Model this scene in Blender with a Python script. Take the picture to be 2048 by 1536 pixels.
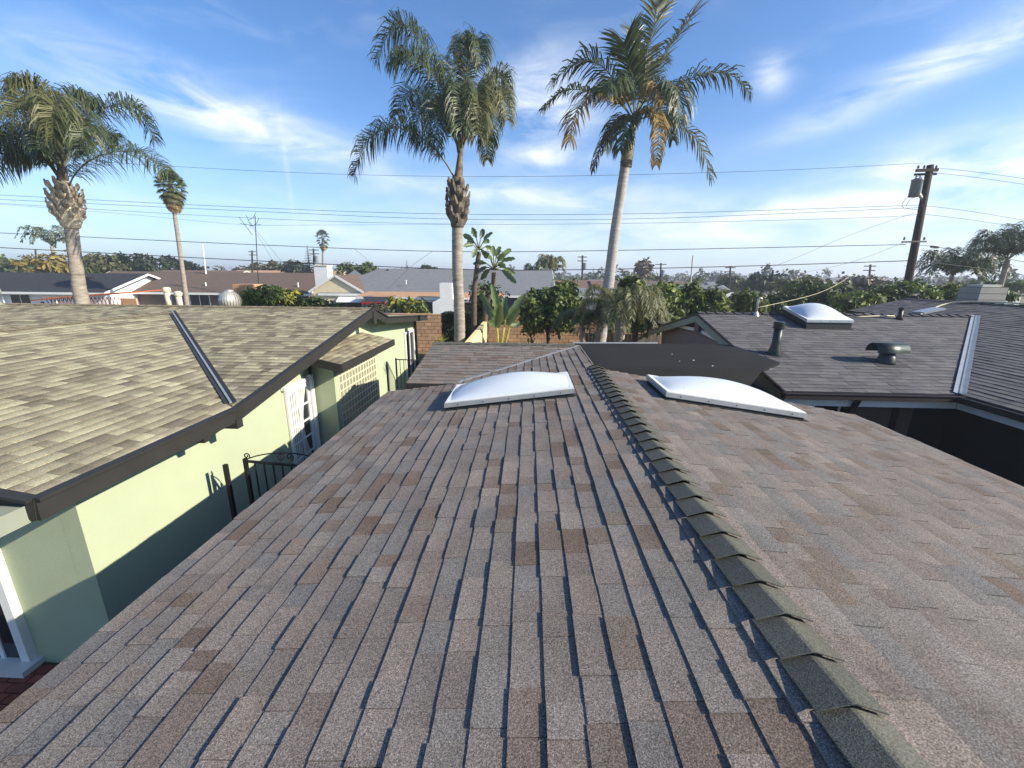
import bpy, math, random
import numpy as np
from mathutils import Vector, Matrix
random.seed(7)
rnd = random.random
def ru(a, b): return a + (b - a) * random.random()

for o in list(bpy.data.objects): bpy.data.objects.remove(o)
S = bpy.context.scene
C = S.collection

# ------------------------------------------------------------------ camera
H = 4.4                                   # eye height over the yards
F = 830.0                                 # focal length in photo pixels (2048 wide)
PIT, YAW, ROL = math.radians(14.75), math.radians(2.1), math.radians(.55)
_f = Vector((-math.sin(YAW)*math.cos(PIT), math.cos(YAW)*math.cos(PIT), -math.sin(PIT)))
_r = Vector((math.cos(YAW), math.sin(YAW), 0)); _d = _f.cross(_r)
_r2 = _r*math.cos(ROL) - _d*math.sin(ROL); _d2 = _r*math.sin(ROL) + _d*math.cos(ROL)
cam = bpy.data.cameras.new('camera'); co = bpy.data.objects.new('camera', cam); C.objects.link(co)
cam.sensor_width = 36; cam.lens = 36*F/2048; cam.clip_start = .05; cam.clip_end = 6000
co.matrix_world = Matrix(((_r2.x, -_d2.x, -_f.x, 0), (_r2.y, -_d2.y, -_f.y, 0), (_r2.z, -_d2.z, -_f.z, H), (0, 0, 0, 1)))
S.camera = co
def ray(x, y): return _r2*((x-1024)/F) + _d2*((y-768)/F) + _f
def P(x, y, Y):                            # photo pixel at a known distance down the yard
    d = ray(x, y); d = d*(Y/d.y); return Vector((d.x, d.y, d.z+H))
def proj(p):
    q = Vector(p)-Vector((0, 0, H)); w = q.dot(_f)
    return (1024+F*q.dot(_r2)/w, 768+F*q.dot(_d2)/w, w)

# ------------------------------------------------------------------ light
SUN = Vector((1, -.27, .55)).normalized()
EL = math.asin(SUN.z); AZ = math.atan2(SUN.x, SUN.y)
S.render.engine = 'CYCLES'
S.view_settings.view_transform = 'Standard'; S.view_settings.look = 'None'
S.view_settings.exposure = 0.82; S.view_settings.gamma = 1
S.cycles.max_bounces = 5; S.cycles.diffuse_bounces = 3; S.cycles.glossy_bounces = 2; S.cycles.transmission_bounces = 3; S.cycles.transparent_max_bounces = 4; S.cycles.volume_bounces = 0
W = bpy.data.worlds.new('World'); S.world = W; W.use_nodes = True; W.cycles.sampling_method = 'MANUAL'; W.cycles.sample_map_resolution = 256
sl = bpy.data.lights.new('sun', 'SUN'); sl.energy = 5.0; sl.angle = math.radians(.53); sl.color = (1, .91, .76)
so = bpy.data.objects.new('sun', sl); C.objects.link(so); so.location = (30, -6, 40)
so.rotation_euler = (-SUN).to_track_quat('-Z', 'Y').to_euler()

def dirang(x, y):
    d = ray(x, y).normalized(); return math.atan2(d.x, d.y), math.asin(d.z)
def build_world():
    nt = W.node_tree; N = nt.nodes; L = nt.links; N.clear()
    out = N.new('ShaderNodeOutputWorld'); bg = N.new('ShaderNodeBackground'); bg.inputs[1].default_value = .09
    sky = N.new('ShaderNodeTexSky'); sky.sky_type = 'NISHITA'; sky.sun_disc = False
    sky.sun_elevation = EL; sky.sun_rotation = AZ; sky.air_density = 1.0; sky.dust_density = .7; sky.ozone_density = 2.2
    tc = N.new('ShaderNodeTexCoord'); sp = N.new('ShaderNodeSeparateXYZ'); L.new(tc.outputs['Generated'], sp.inputs[0])
    def M(op, a, b=None, c=None, clamp=False):
        n = N.new('ShaderNodeMath'); n.operation = op; n.use_clamp = clamp
        for i, v in enumerate((a, b, c)):
            if v is None: continue
            if isinstance(v, (int, float)): n.inputs[i].default_value = v
            else: L.new(v, n.inputs[i])
        return n.outputs[0]
    az = M('ARCTAN2', sp.outputs[0], sp.outputs[1]); el = M('ARCSINE', sp.outputs[2])
    # streaky cirrus noise in azimuth / elevation
    cb = N.new('ShaderNodeCombineXYZ'); L.new(M('MULTIPLY', az, 3.2), cb.inputs[0]); L.new(M('MULTIPLY', el, 11), cb.inputs[1])
    n1 = N.new('ShaderNodeTexNoise'); n1.inputs['Scale'].default_value = 1.7; n1.inputs['Detail'].default_value = 6; n1.inputs['Roughness'].default_value = .58; n1.inputs['Distortion'].default_value = .45
    L.new(cb.outputs[0], n1.inputs['Vector'])
    n2 = N.new('ShaderNodeTexNoise'); n2.inputs['Scale'].default_value = .55; n2.inputs['Detail'].default_value = 2
    L.new(cb.outputs[0], n2.inputs['Vector'])
    wisp = M('MULTIPLY_ADD', n1.outputs[0], 2.6, -.85, True)
    gen = M('MULTIPLY', M('MULTIPLY_ADD', n1.outputs[0], 3.0, -1.45, True), M('MULTIPLY_ADD', n2.outputs[0], 3.0, -1.25, True))
    tot = M('MULTIPLY', gen, .3)
    # the larger cirrus streaks (centre pixel, half length, half thickness, tilt, strength)
    for (x, y, a, b, t, s) in ((470, 238, .22, .036, -.16, 1.25), (1085, 215, .11, .075, .1, .95), (1100, 318, .08, .02, 0, .8),
                              (1930, 105, .2, .026, .3, 1.0), (1975, 325, .17, .045, .1, 1.05), (1540, 152, .025, .03, .6, .7),
                              (1050, 390, .22, .02, -.05, .8), (1700, 410, .22, .02, .05, .7), (1350, 465, .6, .045, 0, .5), (575, 345, .005, .085, .03, .3)):
        a0, e0 = dirang(x, y)
        da = M('SUBTRACT', az, a0); de = M('SUBTRACT', el, e0)
        p = M('DIVIDE', M('ADD', M('MULTIPLY', da, math.cos(t)), M('MULTIPLY', de, math.sin(t))), a)
        q = M('DIVIDE', M('SUBTRACT', M('MULTIPLY', de, math.cos(t)), M('MULTIPLY', da, math.sin(t))), b)
        g = M('EXPONENT', M('MULTIPLY', M('ADD', M('MULTIPLY', p, p), M('MULTIPLY', q, q)), -1))
        tot = M('ADD', tot, M('MULTIPLY', M('MULTIPLY', g, s*1.15), wisp))
    veil = M('EXPONENT', M('MULTIPLY', M('MULTIPLY', el, el), -1/(.17*.17)))      # thin haze low in the sky, all the way round
    tot = M('ADD', tot, M('MULTIPLY', veil, M('MULTIPLY_ADD', n1.outputs[0], .5, .17)))
    tot = M('MINIMUM', tot, .85)
    mx = N.new('ShaderNodeMix'); mx.data_type = 'RGBA'
    L.new(tot, mx.inputs[0]); 
    tint = N.new('ShaderNodeMix'); tint.data_type = 'RGBA'; tint.blend_type = 'MULTIPLY'; tint.inputs[0].default_value = 1
    L.new(sky.outputs[0], tint.inputs[6]); tint.inputs[7].default_value = (.68, 1.0, 1.34, 1)
    L.new(tint.outputs[2], mx.inputs[6]); mx.inputs[7].default_value = (7.6, 8.0, 8.4, 1)
    L.new(mx.outputs[2], bg.inputs[0]); L.new(bg.outputs[0], out.inputs[0])
build_world()

# ------------------------------------------------------------------ materials
def lin(c):
    return tuple((v/255/12.92 if v/255 <= .04045 else ((v/255+.055)/1.055)**2.4) for v in c)
MATS = {}
def mat(name, col, rough=.8, var=.12, scale=6, bump=0, bscale=60, metal=0, spec=.3, col2=None, island=0, trans=0, stretch=None, detail=6, aniso=None):
    """col, col2: linear base colours mixed by noise; island: brightness spread per piece; trans: leaf translucency"""
    m = bpy.data.materials.new(name); m.use_nodes = True; nt = m.node_tree; N = nt.nodes; L = nt.links
    b = N['Principled BSDF']; b.inputs['Roughness'].default_value = rough; b.inputs['Metallic'].default_value = metal
    b.inputs['Specular IOR Level'].default_value = spec
    tc = N.new('ShaderNodeTexCoord'); ge = N.new('ShaderNodeNewGeometry'); vec = ge.outputs['Position']
    if stretch:
        mp = N.new('ShaderNodeMapping'); mp.inputs['Scale'].default_value = stretch; L.new(vec, mp.inputs[0]); vec = mp.outputs[0]
    no = N.new('ShaderNodeTexNoise'); no.inputs['Scale'].default_value = scale; no.inputs['Detail'].default_value = detail; no.inputs['Roughness'].default_value = .62
    L.new(vec, no.inputs['Vector'])
    rp = N.new('ShaderNodeValToRGB'); L.new(no.outputs[0], rp.inputs[0])
    c2 = col2 or tuple(min(1, v*(1+var)) for v in col); c1 = col if col2 else tuple(v*(1-var) for v in col)
    rp.color_ramp.elements[0].color = (*c1, 1); rp.color_ramp.elements[1].color = (*c2, 1)
    rp.color_ramp.elements[0].position = .32; rp.color_ramp.elements[1].position = .68
    colout = rp.outputs[0]
    if island:
        oi = N.new('ShaderNodeObjectInfo'); ad = N.new('ShaderNodeMath'); ad.operation = 'ADD'
        L.new(ge.outputs['Random Per Island'], ad.inputs[0]); L.new(oi.outputs['Random'], ad.inputs[1])
        fr = N.new('ShaderNodeMath'); fr.operation = 'FRACT'; L.new(ad.outputs[0], fr.inputs[0])
        hs = N.new('ShaderNodeHueSaturation'); L.new(colout, hs.inputs['Color'])
        mr = N.new('ShaderNodeMapRange'); mr.inputs[3].default_value = 1-island; mr.inputs[4].default_value = 1+island; L.new(fr.outputs[0], mr.inputs[0]); L.new(mr.outputs[0], hs.inputs['Value'])
        colout = hs.outputs[0]
    L.new(colout, b.inputs['Base Color'])
    if bump:
        nb = N.new('ShaderNodeTexNoise'); nb.inputs['Scale'].default_value = bscale; nb.inputs['Detail'].default_value = 4; L.new(vec, nb.inputs['Vector'])
        bp = N.new('ShaderNodeBump'); bp.inputs['Strength'].default_value = bump; bp.inputs['Distance'].default_value = .01
        L.new(nb.outputs[0], bp.inputs['Height']); L.new(bp.outputs[0], b.inputs['Normal'])
    if trans:
        tr = N.new('ShaderNodeBsdfTranslucent'); L.new(colout, tr.inputs[0]); ms = N.new('ShaderNodeMixShader'); ms.inputs[0].default_value = trans
        L.new(b.outputs[0], ms.inputs[1]); L.new(tr.outputs[0], ms.inputs[2]); L.new(ms.outputs[0], N['Material Output'].inputs[0])
    MATS[name] = m; return m

def shingle_mat(name, cols, gran=.35, gs=260, bump=.5, fade=0.0):
    """asphalt shingle: one of several tab tones per piece, coloured mineral granules, slight weather blotches"""
    m = bpy.data.materials.new(name); m.use_nodes = True; nt = m.node_tree; N = nt.nodes; L = nt.links
    b = N['Principled BSDF']; b.inputs['Roughness'].default_value = .9; b.inputs['Specular IOR Level'].default_value = .25
    ge = N.new('ShaderNodeNewGeometry'); oi = N.new('ShaderNodeObjectInfo')
    ad = N.new('ShaderNodeMath'); ad.operation = 'ADD'; L.new(ge.outputs['Random Per Island'], ad.inputs[0]); L.new(oi.outputs['Random'], ad.inputs[1])
    fr = N.new('ShaderNodeMath'); fr.operation = 'FRACT'; L.new(ad.outputs[0], fr.inputs[0])
    rp = N.new('ShaderNodeValToRGB'); rp.color_ramp.interpolation = 'LINEAR'; L.new(fr.outputs[0], rp.inputs[0])
    n = len(cols)
    while len(rp.color_ramp.elements) < n: rp.color_ramp.elements.new(.5)
    for i, c in enumerate(cols):
        rp.color_ramp.elements[i].position = i/(n-1); rp.color_ramp.elements[i].color = (*lin(c), 1)
    g1 = N.new('ShaderNodeTexNoise'); g1.inputs['Scale'].default_value = gs; g1.inputs['Detail'].default_value = 3; L.new(ge.outputs['Position'], g1.inputs[0])
    g2 = N.new('ShaderNodeTexNoise'); g2.inputs['Scale'].default_value = 3.1; g2.inputs['Detail'].default_value = 5; L.new(ge.outputs['Position'], g2.inputs[0])
    vo = N.new('ShaderNodeTexVoronoi'); vo.inputs['Scale'].default_value = gs*1.2; L.new(ge.outputs['Position'], vo.inputs[0])
    def MR(src, a, bb, lo=.3, hi=.7):
        r = N.new('ShaderNodeMapRange'); r.inputs[1].default_value = lo; r.inputs[2].default_value = hi; r.inputs[3].default_value = a; r.inputs[4].default_value = bb; L.new(src, r.inputs[0]); return r.outputs[0]
    mu = N.new('ShaderNodeMath'); mu.operation = 'MULTIPLY'; L.new(MR(g1.outputs[0], 1-gran, 1+gran), mu.inputs[0]); L.new(MR(g2.outputs[0], .86, 1.12), mu.inputs[1])
    sv = N.new('ShaderNodeSeparateXYZ'); L.new(vo.outputs['Color'], sv.inputs[0])
    mu2 = N.new('ShaderNodeMath'); mu2.operation = 'MULTIPLY'; L.new(mu.outputs[0], mu2.inputs[0]); L.new(MR(sv.outputs[0], 1-gran*.7, 1+gran*.9, 0, 1), mu2.inputs[1])
    mx = N.new('ShaderNodeMix'); mx.data_type = 'RGBA'; mx.blend_type = 'MULTIPLY'; mx.inputs[0].default_value = 1; L.new(rp.outputs[0], mx.inputs[6]); L.new(mu2.outputs[0], mx.inputs[7])
    res = mx.outputs[2]
    if fade:                                        # darker granule band printed along the top of each tab
        at = N.new('ShaderNodeAttribute'); at.attribute_name = 'tabv'; r = MR(at.outputs['Fac'], 1.0+fade*.25, 1-fade, .25, .95)
        m3 = N.new('ShaderNodeMix'); m3.data_type = 'RGBA'; m3.blend_type = 'MULTIPLY'; m3.inputs[0].default_value = 1; L.new(res, m3.inputs[6]); L.new(r, m3.inputs[7]); res = m3.outputs[2]
    L.new(res, b.inputs['Base Color'])
    bp = N.new('ShaderNodeBump'); bp.inputs['Strength'].default_value = bump; bp.inputs['Distance'].default_value = .004; L.new(g1.outputs[0], bp.inputs['Height']); L.new(bp.outputs[0], b.inputs['Normal'])
    MATS[name] = m; return m

shingle_mat('sh_brown', [(97, 84, 74), (118, 109, 102), (111, 103, 96), (106, 103, 99), (122, 113, 105), (95, 83, 73), (114, 107, 101), (107, 98, 91), (101, 98, 95), (116, 108, 100)], .55, 200, fade=.1)
shingle_mat('sh_cap', [(86, 86, 77), (92, 91, 82), (81, 81, 74)], .42, 190)
shingle_mat('sh_tan', [(160, 152, 124), (108, 99, 83), (167, 160, 131), (103, 95, 80), (154, 146, 119), (118, 109, 91), (163, 155, 127)], .3, 120, fade=.45)
shingle_mat('sh_tancap', [(118, 108, 88), (126, 115, 95)], .2, 160)
shingle_mat('sh_dark', [(88, 86, 87), (102, 99, 98), (95, 92, 91), (82, 80, 82), (98, 95, 94)], .35, 150, fade=.15)
shingle_mat('sh_darkcap', [(66, 63, 66), (72, 68, 70)], .22, 200)
mat('membrane', (.014, .0132, .013), .9, .2, 1.3, .25, 240, spec=.2)
mat('deck', (.04, .036, .035), .95)
mat('stucco', lin((168, 177, 148)), .95, .05, 1.1, .35, 130, spec=.15)
mat('trim_dark', lin((46, 45, 42)), .6, .12, 3, .1, 80)
mat('trim_white', lin((205, 203, 198)), .55, .05, 5)
mat('paint_white', lin((225, 224, 218)), .5, .04, 5)
mat('trim_green', lin((136, 140, 126)), .7, .06, 4)
mat('siding_mauve', lin((122, 112, 112)), .8, .06, 3)
mat('metal_valley', lin((156, 158, 158)), .45, .1, 5, metal=.4)
mat('metal_dark', lin((50, 52, 53)), .6, .15, 5, metal=.2)
mat('metal_green', lin((42, 50, 46)), .42, .12, 8, metal=.4, spec=.5)
mat('alu', lin((186, 188, 188)), .38, .08, 9, metal=.55, spec=.5)
mat('galv', lin((178, 175, 165)), .45, .15, 10, metal=.5)
mat('pvc', lin((190, 184, 160)), .5, .08, 10)
mat('gutter', lin((46, 36, 34)), .45, .15, 4, spec=.5)
mat('iron', lin((38, 38, 40)), .5, .2, 12, metal=.3)
mat('curtain', lin((222, 220, 212)), .9, .05, 8, trans=.2)
mat('bark_palm', (.20, .165, .125), .95, .25, 3, .9, 16, col2=(.36, .32, .27), stretch=(1, 1, 5))
mat('bark_king', (.27, .25, .22), .9, .2, 3, .5, 16, col2=(.42, .40, .37), stretch=(1, 1, 6))
mat('crownshaft', (.34, .32, .16), .5, .2, 3, stretch=(6, 6, .6), col2=(.42, .34, .2))
mat('boot', (.23, .18, .125), .95, .2, 7, .6, 25, col2=(.48, .43, .34), island=.3)
mat('boot_dark', (.07, .055, .045), .95, .2, 7, .6, 25, col2=(.2, .17, .13), island=.3)
mat('bark', (.10, .075, .055), .95, .3, 6, .8, 22)
mat('frond', (.045, .07, .028), .45, .25, 2, island=.35, trans=.22, spec=.5, col2=(.085, .105, .038))
mat('frond_yellow_lit', (.10, .115, .04), .5, .25, 2, island=.3, trans=.28, spec=.45, col2=(.15, .14, .05))  # yellowish fronds; on left queen and date palms sunlight is painted into the colour
mat('frond_dry', (.27, .19, .075), .8, .3, 3, island=.35, trans=.35, col2=(.40, .29, .13))
mat('frond_brown', (.10, .065, .035), .85, .3, 3, island=.35, trans=.2, col2=(.17, .115, .06))
mat('rachis', (.14, .15, .06), .6, .2, 4)
mat('paddle', (.09, .14, .05), .4, .2, 3, trans=.25, spec=.5, island=.15, col2=(.15, .2, .08))
mat('stem_yellow', (.32, .27, .06), .6, .2, 6)
def leafm(n, a, b, tr=.25): mat(n, a, .55, .2, 1.2, island=.4, trans=tr, col2=b, spec=.35)
leafm('leaf_bright', (.10, .14, .028), (.19, .22, .05)); leafm('leaf_mid', (.06, .09, .024), (.11, .14, .04))
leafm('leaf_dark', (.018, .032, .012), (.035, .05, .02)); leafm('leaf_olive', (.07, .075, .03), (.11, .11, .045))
leafm('leaf_gold', (.16, .125, .03), (.26, .2, .05)); leafm('leaf_yellow', (.19, .19, .025), (.34, .31, .05))
leafm('leaf_far', (.05, .065, .04), (.075, .085, .05), .1)
leafm('leaf_dry', (.13, .10, .07), (.19, .15, .11), .1)
mat('block', lin((176, 140, 108)), .95, .12, 3, .4, 60, island=.14, col2=lin((196, 160, 126)))
mat('mortar', lin((92, 76, 64)), .95)
mat('plaster_tan', lin((222, 200, 150)), .95, .06, 3, .3, 80)
mat('brick', lin((128, 72, 58)), .9, .15, 8, .3, 90, island=.2)
mat('brick_tan', lin((190, 150, 115)), .9, .15, 8, .3, 90, island=.12)
mat('wood_pole', (.045, .033, .026), .9, .3, 6, .5, 40, stretch=(1, 1, .15))
mat('wood_grey', lin((120, 112, 104)), .9, .15, 5, .3, 40, island=.15)
mat('wood_tan', lin((205, 180, 140)), .8, .1, 6, island=.1)
mat('wood_rust', lin((150, 86, 52)), .9, .2, 5, island=.2)
mat('wire', (.03, .03, .032), .6, .1, 4)
mat('wire_pale', lin((190, 180, 150)), .6, .05, 4)
mat('insul', lin((120, 125, 128)), .3, .1, 9, spec=.6)
mat('roof_black', (.03, .03, .033), .9, .25, 2.5, .5, 30); mat('roof_brown', lin((98, 84, 74)), .92, .12, 2.5, .5, 25)
mat('roof_grey', lin((112, 114, 116)), .92, .12, 2.5, .5, 25); mat('roof_red', lin((110, 88, 74)), .92, .15, 2.5, .5, 25)
mat('roof_tan', lin((176, 138, 104)), .92, .1, 2.5, .4, 25)
mat('wall_white', lin((222, 224, 224)), .9, .05, 1.5); mat('wall_cream', lin((222, 206, 170)), .9, .05, 1.5)
mat('wall_slate', lin((86, 92, 100)), .9, .06, 1.5); mat('wall_brown', lin((104, 90, 82)), .9, .08, 1.5)
mat('wall_yellow', lin((204, 192, 138)), .9, .06, 1.5); mat('wall_plum', lin((64, 56, 66)), .9, .06, 1.5)
mat('wall_beige', lin((190, 180, 166)), .9, .06, 1.5); mat('chimney_white', lin((226, 226, 224)), .9, .05, 3, .4, 25)
mat('car_dark', lin((34, 40, 54)), .25, .05, 2, spec=.6); mat('car_red', lin((150, 30, 34)), .3, .05, 2, spec=.6); mat('rubber', (.02, .02, .02), .9)
mat('dirt', lin((128, 108, 84)), 1, .2, .6, .5, 8, col2=lin((96, 98, 62)))
mat('concrete', lin((150, 146, 138)), .95, .1, 1, .3, 30)
mat('path_dark', lin((78, 74, 70)), .95, .12, 1.5, .3, 30)  # shade deepened by colour: path darkened so less light bounces in the alley
mat('dark_wall', lin((44, 43, 44)), .9, .08, 2)  # near-black so the shade under eaves and in gaps is carried by colour
mat('hill', (.075, .085, .085), 1, .12, .01)
def glass_mat(name, col, rough=.08, alpha=.35):
    m = bpy.data.materials.new(name); m.use_nodes = True; b = m.node_tree.nodes['Principled BSDF']
    b.inputs['Base Color'].default_value = (*col, 1); b.inputs['Roughness'].default_value = rough; b.inputs['Specular IOR Level'].default_value = .6
    MATS[name] = m
glass_mat('glass_dark', (.018, .021, .026)); glass_mat('glass_grey', (.06, .065, .07))
def dome_mat():
    m = bpy.data.materials.new('acrylic'); m.use_nodes = True; nt = m.node_tree; b = nt.nodes['Principled BSDF']
    b.inputs['Base Color'].default_value = (.68, .72, .76, 1); b.inputs['Roughness'].default_value = .22
    b.inputs['Transmission Weight'].default_value = .12; b.inputs['IOR'].default_value = 1.49; b.inputs['Coat Weight'].default_value = .3
    ge = nt.nodes.new('ShaderNodeNewGeometry'); no = nt.nodes.new('ShaderNodeTexNoise'); no.inputs['Scale'].default_value = 5; no.inputs['Detail'].default_value = 8
    nt.links.new(ge.outputs['Position'], no.inputs[0]); r = nt.nodes.new('ShaderNodeMapRange'); r.inputs[3].default_value = .15; r.inputs[4].default_value = .5
    nt.links.new(no.outputs[0], r.inputs[0]); nt.links.new(r.outputs[0], b.inputs['Roughness']); MATS['acrylic'] = m
dome_mat()
def block_glass():
    m = bpy.data.materials.new('glass_block'); m.use_nodes = True; nt = m.node_tree; b = nt.nodes['Principled BSDF']
    b.inputs['Base Color'].default_value = (.26, .28, .2, 1); b.inputs['Roughness'].default_value = .12; b.inputs['Specular IOR Level'].default_value = .7
    MATS['glass_block'] = m
block_glass()

# ------------------------------------------------------------------ mesh helpers
WL = {}
def place(o, parent, w):
    C.objects.link(o)
    if parent is not None:
        o.parent = parent; o.location = Vector(w) - WL[parent]
    else: o.location = w
    WL[o] = Vector(w); return o
def thing(name, label, cat, loc, group=None):
    o = bpy.data.objects.new(name, None); o.empty_display_size = .2
    place(o, None, loc); o['label'] = label; o['category'] = cat
    if group: o['group'] = group
    return o
def tag(o, label, cat, group=None, kind=None):
    if label: o['label'] = label
    if cat: o['category'] = cat
    if group: o['group'] = group
    if kind: o['kind'] = kind
    return o
class MB:
    def __init__(s): s.v = []; s.f = []
    def add(s, vs, fs):
        n = len(s.v); s.v += [tuple(p) for p in vs]; s.f += [tuple(i+n for i in f) for f in fs]; return s
    def box(s, a, b):
        (x0, y0, z0), (x1, y1, z1) = a, b
        x0, x1 = min(x0, x1), max(x0, x1); y0, y1 = min(y0, y1), max(y0, y1); z0, z1 = min(z0, z1), max(z0, z1)
        return s.add([(x0,y0,z0),(x1,y0,z0),(x1,y1,z0),(x0,y1,z0),(x0,y0,z1),(x1,y0,z1),(x1,y1,z1),(x0,y1,z1)],
                     [(0,3,2,1),(4,5,6,7),(0,1,5,4),(1,2,6,5),(2,3,7,6),(3,0,4,7)])
    def slab(s, pts, t, n=None):               # polygon (ccw seen from above) thickened downwards along its normal
        pts = [Vector(p) for p in pts]
        n = n or (pts[1]-pts[0]).cross(pts[2]-pts[1]).normalized()
        k = len(pts); lo = [p-n*t for p in pts]
        return s.add(pts+lo, [tuple(range(k)), tuple(range(2*k-1, k-1, -1))]+[(i, i+k, (i+1) % k+k, (i+1) % k) for i in range(k)])
    def bar(s, p, q, w, h, up=(0, 0, 1)):      # rectangular bar from p to q, w sideways, h along up
        p, q = Vector(p), Vector(q); d = (q-p).normalized(); u = Vector(up)
        a = d.cross(u)
        if a.length < 1e-4: a = d.cross(Vector((1, 0, 0)))
        a.normalize(); u = a.cross(d).normalized()
        c = [(-1,-1),(1,-1),(1,1),(-1,1)]
        vs = [p+a*(i*w/2)+u*(j*h/2) for i, j in c]+[q+a*(i*w/2)+u*(j*h/2) for i, j in c]
        return s.add(vs, [(3,2,1,0),(4,5,6,7),(0,1,5,4),(1,2,6,5),(2,3,7,6),(3,0,4,7)])
    def tube(s, pts, rs, n=8, cap=True):
        pts = [Vector(p) for p in pts]
        if not hasattr(rs, '__len__'): rs = [rs]*len(pts)
        b = len(s.v); prev = None
        for i, p in enumerate(pts):
            d = (pts[min(i+1, len(pts)-1)]-pts[max(i-1, 0)]).normalized()
            if prev is None:
                a = d.cross(Vector((0, 0, 1)));  a = a if a.length > 1e-3 else d.cross(Vector((1, 0, 0)))
            else: a = prev-d*prev.dot(d)
            a.normalize(); prev = a; c = d.cross(a)
            for k in range(n):
                t = 2*math.pi*k/n; s.v.append(tuple(p+(a*math.cos(t)+c*math.sin(t))*rs[i]))
        for i in range(len(pts)-1):
            for k in range(n): s.f.append((b+i*n+k, b+i*n+(k+1) % n, b+(i+1)*n+(k+1) % n, b+(i+1)*n+k))
        if cap:
            s.f.append(tuple(b+k for k in range(n-1, -1, -1))); s.f.append(tuple(b+(len(pts)-1)*n+k for k in range(n)))
        return s
    def lathe(s, c, prof, n=16):               # profile [(r, z)] round a vertical axis
        return s.tube([Vector((c[0], c[1], c[2]+z+i*1e-5)) for i, (r, z) in enumerate(prof)], [max(r, 1e-4) for r, z in prof], n)
    def obj(s, name, m, parent=None, smooth=False, loc=None):
        vs = np.array(s.v, float).reshape(-1, 3)
        if loc is None: loc = ((vs[:, 0].min()+vs[:, 0].max())/2, (vs[:, 1].min()+vs[:, 1].max())/2, vs[:, 2].min())
        vs = vs-np.array(loc)
        me = bpy.data.meshes.new(name); me.from_pydata(vs.tolist(), [], s.f); me.materials.append(MATS[m])
        if smooth: me.shade_smooth()
        o = bpy.data.objects.new(name, me); return place(o, parent, Vector(loc))
def struct(o): o['kind'] = 'structure'; return o

# ------------------------------------------------------------------ shingles
UNIT = {}
def tabv(me):
    a = me.attributes.new('tabv', 'FLOAT', 'POINT'); a.data.foreach_set('value', np.tile([0., 0, 1, 1, 0, 0, 1, 1], len(me.vertices)//8))
def unit_tab(m):
    if m not in UNIT:
        me = bpy.data.meshes.new('shingle')
        v = [(0,0,-.3),(1,0,-.3),(1,1,-.3),(0,1,-.3),(0,0,1),(1,0,1),(1,1,.08),(0,1,.08)]
        me.from_pydata(v, [], [(0,3,2,1),(4,5,6,7),(0,1,5,4),(1,2,6,5),(2,3,7,6),(3,0,4,7)]); me.materials.append(MATS[m]); UNIT[m] = me; tabv(me)
    return UNIT[m]
def span(poly, v):
    us = []
    for i in range(len(poly)):
        (a, b), (c, d) = poly[i], poly[(i+1) % len(poly)]
        if (b <= v < d) or (d <= v < b): us.append(a+(c-a)*(v-b)/(d-b))
    return (min(us), max(us)) if len(us) >= 2 else None
def slope_shingles(tabs, deck, world_poly, edge, m, E=.143, wr=(.1, .3), th=(.0035, .0085), field=(0, 1)):
    """tile a convex roof face. world_poly: 3D points; edge=(i,j): indices of the eave edge. collects tabs; built later by finish_shingles"""
    pts = [Vector(p) for p in world_poly]
    if isinstance(edge[0], int): O = pts[edge[0]]; u = (pts[edge[1]]-O).normalized()
    else: O = Vector(edge[0]); u = Vector(edge[1]).normalized()
    n = None
    for i in range(len(pts)):
        c = (pts[(i+1) % len(pts)]-pts[i]).cross(pts[(i+2) % len(pts)]-pts[(i+1) % len(pts)])
        if c.length > 1e-6: n = c.normalized(); break
    if n.z < 0: n = -n
    v = n.cross(u).normalized()
    c = sum(pts, Vector())/len(pts)
    if (c-O).dot(v) < 0: u = -u; v = -v
    poly = [((p-O).dot(u), (p-O).dot(v)) for p in pts]
    vmax = max(b for a, b in poly); k = 0
    while k*E < vmax-.02:
        v0 = k*E+1e-4; vt = min(E+.015, vmax-v0); s0 = span(poly, v0+.001); s1 = span(poly, min(v0+vt, vmax-.001)); k += 1
        if not s0 or not s1: continue
        x = min(s0[0], s1[0])-ru(0, wr[1]); hi = max(s0[1], s1[1]); thick = rnd() < .5
        while x < hi:
            w = ru(*wr); t = (th[1] if thick else th[0])*ru(.85, 1.15); thick = rnd() < .5
            a0, b0 = max(x, s0[0]), min(x+w, s0[1]); a1, b1 = max(x, s1[0]), min(x+w, s1[1]); whole = (a0 == x and a1 == x and b0 == x+w and b1 == x+w)
            if b0-a0 > .004 or b1-a1 > .004:
                b0 = max(b0, a0+.001); b1 = max(b1, a1+.001); jit = ru(-.003, .003)
                mid = O+u*((a0+b0)/2)+v*(v0+E/2)
                tabs.append((mid, w, t, whole, O, u, v, n, a0, b0, a1, b1, v0+jit, vt-jit, deck, m))
            x += w
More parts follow.
